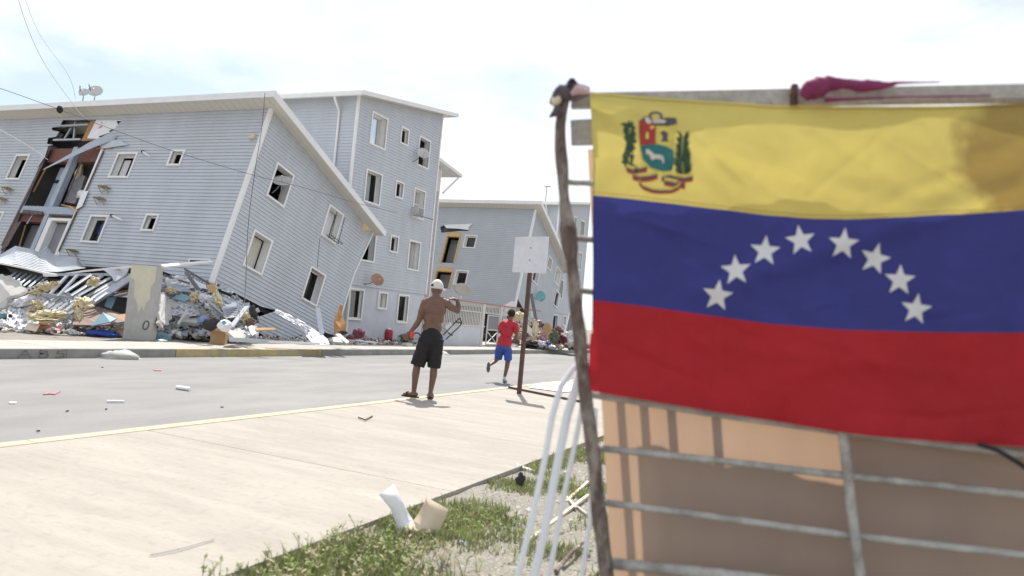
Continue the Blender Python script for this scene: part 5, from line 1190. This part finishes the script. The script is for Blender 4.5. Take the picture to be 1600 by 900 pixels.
# metal frame of bars
e = empty('bar_frame', PP(1300, 1150, -.0), 'rusty painted metal bar frame behind the flag', 'frame')
def bar(pts, r, name='bar', off=0.):
    mb = MB(); P_ = []
    for a, b_ in zip(pts[:-1], pts[1:]):
        for k in range(6): P_.append(PP(a[0]+(b_[0]-a[0])*k/6, a[1]+(b_[1]-a[1])*k/6+.9*mnoise.noise((a[0]*.1+k, a[1], 2)), off)-e.location)
    P_.append(PP(*pts[-1], off)-e.location); mb.tube(P_, r, 10); return mb.build(name, 'old_paint', e, smooth=True)
for ys in ((283, 287), (370, 378), (450, 462), (535, 549)): bar([(886, ys[0]), (960, ys[1])]+([(1750, ys[1]+40)] if ys[0] > 300 else []), .0095, off=-.014)
bar([(915, 616), (1100, 645), (1312, 675), (1750, 730)], .0115, off=-.03); bar([(930, 702), (1120, 722), (1312, 745), (1600, 776), (1750, 792)], .0105, off=-.03)
bar([(938, 788), (1120, 812), (1320, 840), (1600, 872), (1750, 890)], .0105, off=-.03); bar([(945, 884), (1120, 902), (1340, 930), (1600, 962), (1750, 980)], .017, off=-.03)
bar([(1302, 372), (1305, 450), (1318, 680), (1332, 800), (1348, 920), (1372, 1150)], .0135, 'upright', -.012)
bar([(1692, 372), (1700, 700), (1730, 1150)], .0135, 'upright', -.012)
mb = MB(); mb.slab([PP(*p, .004) for p in ((892, 188), (932, 186), (934, 226), (893, 227))], PN*.012); T(mb, 'grey_plate', 'old_wood', 'weathered grey board stub between pole and flag', 'board')
# hanging sheet
mb = MB(); nu, nv = 70, 50
for j in range(nv+1):
    for i in range(nu+1):
        u, v = i/nu, j/nv; y = 222+(1090-222)*v; xl = 908+max(0, (y-200))*.055; x = xl+(1760-xl)*u
        o = -.09+.007*math.sin(u*31+v*1.5)*(.4+.6*v)+.004*math.sin(u*77+v*5)*(1-u)+.02*mnoise.noise((u*6, v*3, 1))
        mb.v.append(tuple(PP(x, y+45*u*(v-.2), o)))
for j in range(nv):
    for i in range(nu): a = j*(nu+1)+i; mb.f.append((a, a+1, a+nu+2, a+nu+1)); mb.mi.append(0)
T(mb, 'hanging_sheet', 'peach', 'peach coloured cloth sheet hanging behind the bars', 'sheet', smooth=True)
# unseen board and sticks added behind the sheet to cast shade on it
def BB(px, py, off): return PP(px, py, -off)
e = T(MB().slab([BB(962, 505, .30), BB(1240, 540, .30), BB(1290, 548, .30), BB(1291, 330, .30), BB(1900, 330, .30), BB(1900, 1120, .42), BB(985, 1120, .42)], PN*.018), 'shade_board', 'old_wood', 'unseen board added behind the hanging sheet to shade it', 'board')
for i, (x, w_) in enumerate(((925, 12), (962, 16), (1005, 12), (1075, 14))):
    mb = MB(); mb.beam(BB(x, 250, .26), BB(x+60, 1120, .28), .022, .022); T(mb, 'stick', 'old_wood', ['first', 'second', 'third', 'fourth'][i]+' unseen stick from the pole added behind the hanging sheet for its shadow', 'stick', 'unseen sticks added for their shadow')
# flag
yt = [(925, 147), (960, 149), (1000, 152), (1100, 159), (1200, 165), (1320, 168), (1400, 167), (1500, 166), (1600, 165), (1760, 160)]
y1 = [(932, 308), (1000, 316), (1100, 327), (1200, 338), (1320, 345), (1410, 343), (1500, 338), (1600, 330), (1760, 318)]
y2 = [(932, 470), (1000, 478), (1100, 492), (1200, 506), (1310, 515), (1400, 518), (1500, 520), (1600, 520), (1760, 518)]
yb = [(922, 609), (1000, 622), (1100, 640), (1200, 656), (1310, 673), (1400, 683), (1500, 691), (1600, 697), (1760, 704)]
def cur(P, x):
    for a, b_ in zip(P[:-1], P[1:]):
        if x <= b_[0]: f = (x-a[0])/(b_[0]-a[0]); return a[1]+(b_[1]-a[1])*f
    return P[-1][1]
rc = random.Random(3)
CRE = [(rc.uniform(930, 1740), rc.uniform(165, 680), rc.uniform(-.9, .9)+(1.57 if rc.random() < .15 else 0), rc.uniform(5, 12), rc.uniform(40, 150), rc.uniform(.0015, .0042)*rc.choice((1, 1, -1))) for _ in range(70)]
CRE += [(955, 190, .75, 10, 60, .006), (985, 175, .35, 9, 80, .005), (1180, 255, .3, 12, 190, .006), (1450, 290, -.42, 14, 200, .008), (1010, 350, .25, 7, 90, .004), (1060, 365, .35, 6, 80, .0035), (1300, 560, .12, 12, 200, .005), (1560, 640, 1.2, 8, 70, .004)]
def fdisp(x, y):
    u, v = (x-925)/460., (y-147)/460.
    o = .021+.006*math.sin(u*5.2+v*2.1)+.007*math.sin(u*9-v*6.5+1)+.005*math.sin((u*.8+v)*17+2*math.sin(u*3))*max(0, mnoise.noise((u*2, v*2, 11))+.3)+.010*abs(mnoise.noise((u*2.2+v*1.5, v*5-u*1.2, 14)))+.003*math.sin((u-.5*v)*29+3*v)*(mnoise.noise((u*1.5, v*1.5, 21))+.5)
    o += .013*mnoise.noise((u*3.2, v*3.2, 4))+.006*mnoise.noise((u*9, v*6, 7))+.003*mnoise.noise((u*22, v*16, 7))
    k = math.hypot(u-.02, v*.8-.0); o += .012*math.exp(-((v-.75*u-.02)/.035)**2)*math.exp(-u*3)+.012*math.exp(-((v-.35*u-.0)/.03)**2)*math.exp(-u*2.2)
    o += .016*math.exp(-((v-.5+.34*(u-.9))/.05)**2)*(1 if u > .6 else max(0, u/.6))*(v < .9)
    for cx, cy, an, wd, ln, am in CRE:
        dx, dy = x-cx, y-cy
        if abs(dx) > 2.6*ln or abs(dy) > 2.6*ln: continue
        p_ = dx*math.cos(an)+dy*math.sin(an); q_ = -dx*math.sin(an)+dy*math.cos(an)
        if abs(q_) < 3*wd: o += am*math.exp(-(p_/ln)**2-(q_/wd)**2)
    o *= min(1., .45+max(0., (y-cur(yt, x)))/60.)
    return max(o, .006)
def FP(x, y, lift=0.): return PP(x, y, fdisp(x, y)+lift)
fl_e = empty('flag', PP(925, 610, .03), 'yellow blue and red Venezuelan flag with arc of white stars hung on the fence', 'flag')
def band(name, A, B, m, n=220, k=56):
    mb = MB()
    for j in range(k+1):
        for i in range(n+1):
            x = 925+(1760-925)*i/n; a, b_ = cur(A, max(x, A[0][0])), cur(B, max(x, B[0][0])); y = a+(b_-a)*j/k
            xx = x if i else 925+(7*math.sin((y-147)/463*math.pi))-3*(y > 520)
            mb.v.append(tuple(FP(xx, y)-fl_e.location))
    for j in range(k):
        for i in range(n): a = j*(n+1)+i; mb.f.append((a, a+1, a+n+2, a+n+1)); mb.mi.append(0)
    return mb.build(name, m, fl_e, smooth=True)
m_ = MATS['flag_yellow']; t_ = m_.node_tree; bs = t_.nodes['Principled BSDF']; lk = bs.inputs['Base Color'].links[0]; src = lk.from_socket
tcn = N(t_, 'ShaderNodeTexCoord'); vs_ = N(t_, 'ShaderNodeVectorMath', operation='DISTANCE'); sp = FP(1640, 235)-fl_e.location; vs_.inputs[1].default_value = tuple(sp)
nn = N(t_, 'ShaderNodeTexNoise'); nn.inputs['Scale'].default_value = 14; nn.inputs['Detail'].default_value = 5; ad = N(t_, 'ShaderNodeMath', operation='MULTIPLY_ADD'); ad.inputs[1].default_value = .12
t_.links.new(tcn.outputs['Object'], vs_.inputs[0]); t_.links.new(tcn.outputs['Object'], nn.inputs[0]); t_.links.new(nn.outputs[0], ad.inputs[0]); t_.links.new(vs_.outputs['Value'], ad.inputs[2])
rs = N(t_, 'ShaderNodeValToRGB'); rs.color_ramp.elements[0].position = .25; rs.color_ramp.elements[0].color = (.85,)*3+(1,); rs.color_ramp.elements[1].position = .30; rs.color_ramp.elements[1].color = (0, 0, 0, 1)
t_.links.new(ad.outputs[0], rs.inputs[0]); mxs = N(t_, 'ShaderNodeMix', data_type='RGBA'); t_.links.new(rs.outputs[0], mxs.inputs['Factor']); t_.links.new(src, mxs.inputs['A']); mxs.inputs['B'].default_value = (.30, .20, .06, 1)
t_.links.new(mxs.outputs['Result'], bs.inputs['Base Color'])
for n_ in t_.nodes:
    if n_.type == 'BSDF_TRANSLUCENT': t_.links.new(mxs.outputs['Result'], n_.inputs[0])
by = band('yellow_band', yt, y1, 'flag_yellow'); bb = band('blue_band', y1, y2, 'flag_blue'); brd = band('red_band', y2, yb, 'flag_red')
for A, dy in ((y1, -5), (yb, -7), (yt, 5)):
    mb = MB(); mb.tube([FP(x, cur(A, max(x, A[0][0]))+dy, .0005)-fl_e.location for x in range(928, 1760, 6)], .0007, 4); mb.build('stitching', 'flag_red' if A is yb else 'em_brown', fl_e)
def fpoly(parent, name, m, pts, lift=.0015):
    # small print that follows the cloth: triangulated finely
    bm = bmesh.new(); vs = [bm.verts.new((x, y, 0)) for x, y in pts]; bm.faces.new(vs); bmesh.ops.triangulate(bm, faces=bm.faces)
    bmesh.ops.subdivide_edges(bm, edges=bm.edges, cuts=3, use_grid_fill=True)
    for v in bm.verts: p = FP(v.co.x, v.co.y, lift)-fl_e.location; v.co = p
    me = bpy.data.meshes.new(name); bm.to_mesh(me); bm.free(); me.materials.append(MATS[m])
    o = put(name, me, parent)
    me.polygons.foreach_set('use_smooth', [True]*len(me.polygons)); return o
for (sx, sy, rot) in ((1122, 463, 8), (1150, 424, -4), (1195, 394, 5), (1250, 377, -8), (1316, 383, 6), (1365, 406, 14), (1403, 439, 4), (1428, 484, 8)):
    pts = []
    for i in range(10):
        a = R(-90+rot+36*i); r_ = 25 if i % 2 == 0 else 10.5; pts.append((sx+r_*math.cos(a)*.98, sy+r_*math.sin(a)))
    fpoly(fl_e, 'star', 'flag_white', pts, .0011)
# coat of arms
em = MB(); em.v = []
arms = fpoly(fl_e, 'coat_of_arms', 'em_yellow', [(1001, 196), (1055, 200), (1056, 262), (1048, 272), (1030, 274), (1008, 266), (1003, 250)], .0011)
fpoly(arms, 'shield_quarter', 'em_red', [(1001, 194), (1027, 195), (1027, 232), (1003, 234)], .0024)
fpoly(arms, 'shield_quarter', 'em_yellow', [(1029, 205), (1052, 205), (1052, 236), (1029, 231)], .0024)
fpoly(arms, 'shield_field', 'em_teal', [(1004, 235), (1018, 232), (1036, 232), (1054, 239), (1055, 258), (1052, 271), (1038, 272), (1020, 267), (1008, 255)], .0024)
horse = [(1012, 240), (1016, 239), (1021, 243), (1025, 247), (1033, 247), (1039, 249), (1040, 254), (1040, 260), (1037.5, 260), (1036.5, 255), (1028, 253), (1022, 256), (1019, 253), (1018, 248), (1013, 246)]
fpoly(arms, 'horse', 'em_white', horse, .0034)
fpoly(arms, 'wheat_sheaf', 'em_yellow', [(1013, 213), (1016, 213), (1017, 224), (1012, 224)], .0034)
fpoly(arms, 'weapons', 'em_dark', [(1034, 212), (1040, 210), (1046, 214), (1045, 224), (1048, 227), (1035, 227), (1038, 220)], .0034)
fpoly(arms, 'cornucopia', 'em_dark', [(1004, 193), (1012, 188), (1026, 194), (1046, 190), (1058, 190), (1060, 199), (1046, 203), (1028, 202), (1012, 200)], .003)
fpoly(arms, 'cornucopia', 'em_white', [(1010, 190), (1018, 190), (1022, 198), (1016, 200), (1012, 197)], .0044)
fpoly(arms, 'cornucopia', 'em_white', [(1022, 193), (1034, 193), (1044, 196), (1040, 199), (1024, 199)], .0044)
mb = MB()
for i in range(12):
    a0, a1 = R(150+i*20), R(150+(i+1)*20)
    if i > 11: break
    mb.poly(*[FP(1027+r_*math.cos(a), 189+r_*.85*math.sin(a), .0044)-fl_e.location for r_, a in ((7, a0), (11, a0), (11, a1), (7, a1))])
mb.build('wreath_top', 'em_dark', arms)
random.seed(5)
mb = MB()
for i in range(120):   # olive branch: blunt leaves on the left
    t = i/120; x = 984+3*math.sin(t*5)+random.uniform(-6, 8); y = 200+t*76; x += 14*max(0, t-.75)/.25
    a = random.uniform(0, 6.3); l = random.uniform(3.5, 6)
    mb.poly(*[FP(x+dx, y+dy, .0024)-fl_e.location for dx, dy in ((-l*math.cos(a), -l*math.sin(a)), (-2.3*math.sin(a), 2.3*math.cos(a)), (l*math.cos(a), l*math.sin(a)), (2.3*math.sin(a), -2.3*math.cos(a)))])
mb.build('olive_branch', 'em_green', arms)
mb = MB()
for i in range(52):   # palm: thin upswept leaves on the right
    t = i/52; x = 1070-2*math.sin(t*3); y = 284-t*66; s_ = 1 if i % 2 else -1; l = 15*(1-.4*t)+random.uniform(-2, 2)
    mb.poly(*[FP(x+dx, y+dy, .0024)-fl_e.location for dx, dy in ((0, 0), (s_*l*.55, -l*.45), (s_*l, -l*1.05), (s_*l*.35, -l*.7))])
mb.poly(*[FP(x, y, .0024)-fl_e.location for x, y in ((1066, 286), (1074, 286), (1073, 250), (1070, 216), (1067, 250))])
mb.build('palm_branch', 'em_green', arms)
def ribbon(pts, w_, m, name='ribbon'):
    mb = MB()
    for a, b_ in zip(pts[:-1], pts[1:]):
        mb.poly(*[FP(x, y, .0034)-fl_e.location for x, y in ((a[0], a[1]-w_), (b_[0], b_[1]-w_), (b_[0], b_[1]+w_), (a[0], a[1]+w_))])
    mb.build(name, m, arms)
for k, (m, dy) in enumerate((('em_yellow', -4.5), ('em_dark', 0), ('em_red', 4))):
    ribbon([(982, 267+dy*.9), (992, 272+dy*.9), (1004, 270+dy*.9), (1014, 268+dy*.9)], 2.6, m); ribbon([(992, 280+dy*.9), (1004, 284+dy*.9), (1018, 282+dy*.9), (1030, 278+dy*.9)], 2.6, m)
    ribbon([(1036, 282+dy*.9), (1052, 280+dy*.9), (1068, 284+dy*.9), (1084, 281+dy*.9)], 2.6, m); ribbon([(1040, 288+dy*.9), (1056, 291+dy*.9), (1072, 293+dy*.9)], 2.6, m)
    ribbon([(1002, 290+dy*.6), (1008, 297+dy*.6), (1022, 302+dy*.6), (1036, 303+dy*.6), (1052, 302+dy*.6), (1062, 297+dy*.6), (1066, 291+dy*.6)], 1.7, m)
# plank along the top, tied cloths
mb = MB(); mb.beam(PP(893, 157, -.008), PP(1760, 142, -.008), .022, .046); T(mb, 'top_plank', 'old_wood', 'weathered grey plank along the top of the flag fence', 'plank')
mb = MB(); mb.beam(PP(1380, 160, .03), PP(1760, 152, .03), .012, .014); T(mb, 'lath', 'old_wood', 'thin wooden lath tied under the top plank', 'lath')
mb = MB(); 
for k in range(10):
    pass
mb.tube([PP(1241, 138, .02), PP(1239, 152, .03), PP(1240, 168, .02)], .011, 8); T(mb, 'tie_cord', 'rust', 'dark cord tied round the top plank left of the pink cloth', 'cord')
def softtube(pts, rad, name, m, label, cat, seed=1, amp=.35):
    mb = MB(); Q = []; Rr = []
    for i in range(len(pts)-1):
        for k in range(6):
            t = k/6; Q.append(PP(*[a+(b_-a)*t for a, b_ in zip(pts[i], pts[i+1])])); Rr.append(rad[i]+(rad[i+1]-rad[i])*t)
    Q.append(PP(*pts[-1])); Rr.append(rad[-1]); mb.tube(Q, Rr, 16)
    for i, p in enumerate(mb.v):
        c = Q[i//16]; r_ = Rr[i//16]; p = V(p); mb.v[i] = tuple(c+(p-c)*(1+amp*mnoise.noise(p*32+V((seed, 0, 0)))+amp*.6*mnoise.noise(p*80+V((0, seed, 0)))))
    return T(mb, name, m, label, cat, smooth=True)
softtube([(1252, 160, .05), (1262, 150, .055), (1278, 146, .05), (1290, 140, .045), (1320, 140, .04), (1350, 141, .035), (1380, 139, .03), (1400, 135, .03), (1465, 134, .03)], [.016, .024, .029, .022, .014, .018, .010, .004, .0015], 'pink_cloth', 'pinkcloth', 'magenta cloth knotted over the top plank above the flag', 'cloth')
softtube([(1285, 166, .055), (1340, 162, .045), (1420, 159, .045), (1540, 158, .045)], [.006, .003, .0025, .002], 'cloth_cord', 'pinkcloth', 'thin magenta cord running right under the top plank', 'cord')
softtube([(868, 168, .04), (880, 160, .06), (892, 152, .06), (905, 150, .05), (925, 152, .05)], [.012, .021, .026, .022, .016], 'rag_knot', 'rag', 'grey and brown rags knotted round the top of the pole', 'rag', 2, .6)
softtube([(900, 158, .07), (910, 152, .07), (927, 153, .06)], [.008, .012, .007], 'rag_strip', 'cloth_pink', 'pale pinkish rag strip in the knot at the pole top', 'rag', 6, .5)
softtube([(872, 166, .07), (878, 172, .075), (884, 160, .07)], [.007, .012, .006], 'rag_strip', 'card_lt', 'tan rag lump at the left of the knot', 'rag', 7, .5)
softtube([(884, 176, .06), (876, 184, .06), (866, 192, .06)], [.016, .012, .003], 'rag_end', 'rag', 'loose rag end hanging left of the pole top', 'rag', 3, .5)
softtube([(892, 152, .06), (897, 142, .06), (900, 136, .06), (908, 141, .06)], [.016, .012, .01, .003], 'rag_end', 'black', 'dark rag tip sticking up above the pole top', 'rag', 4, .5)
softtube([(1520, 690, .05), (1550, 700, .05), (1580, 718, .05), (1640, 760, .05)], [.006]*4, 'cable', 'black', 'black cable drooping from the lower flag edge at right', 'cable', 5, 0)
# loose white plastic tubes
for i, (pts, r_) in enumerate((([(905, 560, -.1), (888, 578, -.06), (874, 604, -.02), (863, 650, 0), (853, 720, .02), (838, 800, .04), (817, 905, .08), (790, 1040, .12)], .0115), ([(908, 572, -.08), (896, 600, -.05), (884, 650, -.02), (872, 720, 0), (857, 810, .02), (838, 910, .05), (815, 1040, .1)], .0155), ([(910, 590, -.06), (905, 640, -.04), (895, 700, -.02), (880, 780, 0), (860, 900, .02), (840, 1040, .05)], .0095), ([(925, 640, -.06), (922, 740, -.05), (917, 820, -.04), (906, 905, -.03), (890, 1040, 0)], .0085))):
    softtube(pts, [r_*.85]*len(pts), 'plastic_tube', 'tube_white', ['outermost white plastic tube arching left of the pole', 'thickest white plastic tube arching left of the pole', 'thin white plastic tube third from the left', 'white plastic tube nearest the pole'][i], 'tube', i, 0)
# ------------------------------------------------------------------ verge: grass, gravel, scraps
mat('grass', (.21, .26, .085), .7, .45, 6., trans=.3); mat('grass_dry', (.36, .32, .20), .8, .35, 6., trans=.2); mat('pebble', (.44, .42, .39), .9, .35, 3.)
random.seed(11)
def vz(x, y): return .115+.03*mnoise.noise((x*.9, y*.9, 2))+.02*mnoise.noise((x*4, y*4, 5))
mb = MB(); cnt = 0
while cnt < 40000:
    x = random.uniform(1.5, 10) if random.random() < .8 else random.uniform(10, 18); y = random.uniform(-.2, YN0-.01)
    dn = mnoise.noise((x*1.3, y*1.6, 3))+.5*mnoise.noise((x*3.5, y*3.5, 9))+(.35 if y > 1.95 else 0)-.1*max(0, x-4)*.3+(.55 if x < 3.4 else 0)*(y > 1.2)
    if dn < random.uniform(.10, .66): continue
    h = random.uniform(.02, .062)*(1+.5*(random.random() < .12)); a = random.uniform(0, 6.3); wd = random.uniform(.0025, .0065); z = vz(x, y)-.004
    lx, ly = math.cos(a)*h*random.uniform(.1, .8), math.sin(a)*h*random.uniform(.1, .8); px_, py_ = -math.sin(a)*wd, math.cos(a)*wd
    mb.cur = 1 if random.random() < .3 else 0
    mb.add([(x-px_, y-py_, z), (x+px_, y+py_, z), (x+px_*.7+lx*.45, y+py_*.7+ly*.45, z+h*.65), (x-px_*.7+lx*.45, y-py_*.7+ly*.45, z+h*.65), (x+lx, y+ly, z+h)], [(0, 1, 2, 3), (3, 2, 4)]); cnt += 1
g_ = mb.build('grass', ['grass', 'grass_dry'], None, kind='stuff', label='patchy short green grass and weeds on the near verge', cat='grass')
mb = MB()
for i in range(1500):   # low leafy weeds
    x = random.uniform(2, 9); y = random.uniform(.6, YN0)
    if mnoise.noise((x*1.3, y*1.6, 3)) < random.uniform(-.1, .3): continue
    z = vz(x, y)
    for k in range(6):
        a = random.uniform(0, 6.3); l = random.uniform(.012, .03); p = V((x+random.gauss(0, .02), y+random.gauss(0, .02), z+random.uniform(.005, .05))); d_ = V((math.cos(a), math.sin(a), random.uniform(-.2, .6)))*l; s_ = V((-math.sin(a), math.cos(a), 0))*l*.35
        mb.poly(p, p+d_*.5+s_, p+d_, p+d_*.5-s_)
mb.build('weeds', 'grass', None, kind='stuff', label='small leafy weeds among the grass of the near verge', cat='weeds')
mb = MB()
for i in range(9000):
    x = random.uniform(1.8, 11); y = random.uniform(-.2, YN0-.02); r_ = random.uniform(.004, .014)*(1 if random.random() < .95 else 2.2); z = vz(x, y)
    b_ = len(mb.v); mb.add([(x+r_*random.uniform(.6, 1.2), y, z), (x, y+r_*random.uniform(.6, 1.2), z), (x-r_*random.uniform(.6, 1.2), y, z), (x, y-r_, z), (x+r_*.2, y, z+r_*random.uniform(.5, 1)), (x, y, z-r_*.5)], [(0, 1, 4), (1, 2, 4), (2, 3, 4), (3, 0, 4), (1, 0, 5), (2, 1, 5), (3, 2, 5), (0, 3, 5)])
    mb.mi[-8:] = [0]*8
mb.build('gravel', 'pebble', None, kind='stuff', label='loose pale gravel on the near verge', cat='gravel')
def gz(px, py): return onZ(px, py, .08)
# curled offcut: white strip and cardboard half
def strip3(name, m, label, cat, path, wv, t=.0044):
    mb = MB(); n = len(path); up_ = []
    for p, w_ in zip(path, wv): mb.v += [tuple(p-w_), tuple(p+w_)]
    for i in range(n-1): mb.f.append((2*i, 2*i+1, 2*i+3, 2*i+2)); mb.mi.append(0)
    o = T(mb, name, m, label, cat, smooth=True); s_ = o.modifiers.new('s', 'SOLIDIFY'); s_.thickness = t; return o
dq = (gz(645, 838)-CP).dot(FW)
A = [(604, 765), (612, 778), (620, 790), (627, 806), (634, 820), (641, 829)]
strip3('curled_offcut', 'wrap', 'curled bright white plastic strip resting on the pavement edge', 'offcut', [D(x, y, dq+.02-.02*i) for i, (x, y) in enumerate(A)], [RT*.040+UP*.022+FW*.01*k for k in (3, 1, -1, 0, 2, 3)])
A = [(648, 832), (655, 833), (663, 826), (671, 814), (678, 800), (683, 786)]
strip3('cardboard_offcut', 'card_lt', 'curled cardboard piece in the grass beside the white strip', 'offcut', [D(x, y, dq-.10+.02*i) for i, (x, y) in enumerate(A)], [RT*.066-UP*.042+FW*.015*k for k in (2, 0, -1, -1, 0, 1)])
mb = MB(); c = gz(726, 852); e = empty('snack_packet', c, 'small blue and white packet lying on the verge', 'packet')
r_ = Euler((.25, .1, .4)).to_matrix()
mb = MB(); mb.hexa([r_ @ V((a*.045, b_*.035, z*.010+.02)) for z in (-1, 1) for a, b_ in ((-1, -1), (1, -1), (1, 1), (-1, 1))]); pk = mb.build('packet_body', 'blue_plastic', e)
mb = MB(); mb.hexa([r_ @ V((-.062+a*.017, b_*.037, z*.006+.022)) for z in (-1, 1) for a, b_ in ((-1, -1), (1, -1), (1, 1), (-1, 1))]); mb.build('packet_flap', 'wrap', e)
mb = MB(); mb.tube([gz(806, 737)+ZU*.05, gz(820, 740)+ZU*.035, gz(836, 744)+ZU*.03], [.022, .026, .02], 10); T(mb, 'white_bottle', 'wrap', 'white plastic bottle at the pavement edge left of the tubes', 'bottle', smooth=True)
bag('dark_scrap', 'cloth_dark', 'small dark scrap below the white bottle', 'scrap', 813, 750, 6, 9, None, 3, .5)
for i, (a, b_, r0, m) in enumerate((((826, 852), (918, 786), .013, 'card_lt'), ((884, 790), (918, 764), .013, 'card_lt'), ((884, 782), (898, 806), .011, 'card_lt'), ((890, 790), (926, 826), .012, 'old_wood'), ((868, 902), (912, 862), .013, 'bark'))):
    mb = MB(); p, q = gz(*a)+ZU*.03, gz(*b_)+ZU*.06; mb.beam(p, q, r0*1.6, r0*1.3) if i < 4 else mb.tube([p, p.lerp(q, .5)+ZU*.02, q], [.014, .012, .008], 7)
    T(mb, 'stick', m, ['long pale stick lying behind the white tubes', 'short pale stick crossing above the long one', 'stubby pale stick joined to the short one', 'grey stick slanting towards the pole foot', 'dark branch on the verge at the bottom edge'][i], 'stick')
for i, (x, y) in enumerate(((632, 888), (468, 860), (717, 740), (776, 815), (690, 870))):
    mb = MB(); c = gz(x, y); mb.ball((0, 0, 0), 1, None, 12, 8); rr0 = [.022, .014, .016, .018, .02][i]
    mb.v = [tuple(c+V(p)*rr0*(1+.35*mnoise.noise(V(p)*1.5+V((i*3, 0, 0))))+ZU*.01) for p in mb.v]; T(mb, 'stone', 'concrete_lt', ['round white stone at the bottom of the verge', 'small pale stone near the pavement corner', 'pale stone right of the cardboard curl', 'pale stone left of the white tubes', 'pale stone below the blue packet'][i], 'stone')

# taller weeds at the pavement edge
mb = MB(); random.seed(21)
for i in range(300):
    x = random.uniform(2.2, 3.6); y = random.uniform(1.75, YN0+.03) if random.random() < .7 else random.uniform(1.2, 2.3); z = vz(x, y)-.005
    h = random.uniform(.06, .15); a = random.uniform(0, 6.3); t = V((math.cos(a), math.sin(a), 0))*h*.45; p0 = V((x, y, z)); p1 = p0+t*.4+ZU*h*.6; p2 = p0+t+ZU*h
    mb.cur = 1 if random.random() < .45 else 0
    mb.tube([p0, p1, p2], [.0022, .0017, .0008], 4, False)
    for k in range(random.randint(5, 9)):
        f = random.uniform(.25, 1); c = p0.lerp(p1, f*2) if f < .5 else p1.lerp(p2, f*2-1); b_ = random.uniform(0, 6.3); l = random.uniform(.014, .032); d_ = V((math.cos(b_), math.sin(b_), random.uniform(.1, .8)))*l; s_ = V((-math.sin(b_), math.cos(b_), 0))*l*.28
        mb.poly(c, c+d_*.5+s_, c+d_, c+d_*.5-s_)
mb.build('tall_weeds', ['grass', 'grass_dry'], None, kind='stuff', label='taller leafy weeds spilling over the near pavement corner', cat='weeds')
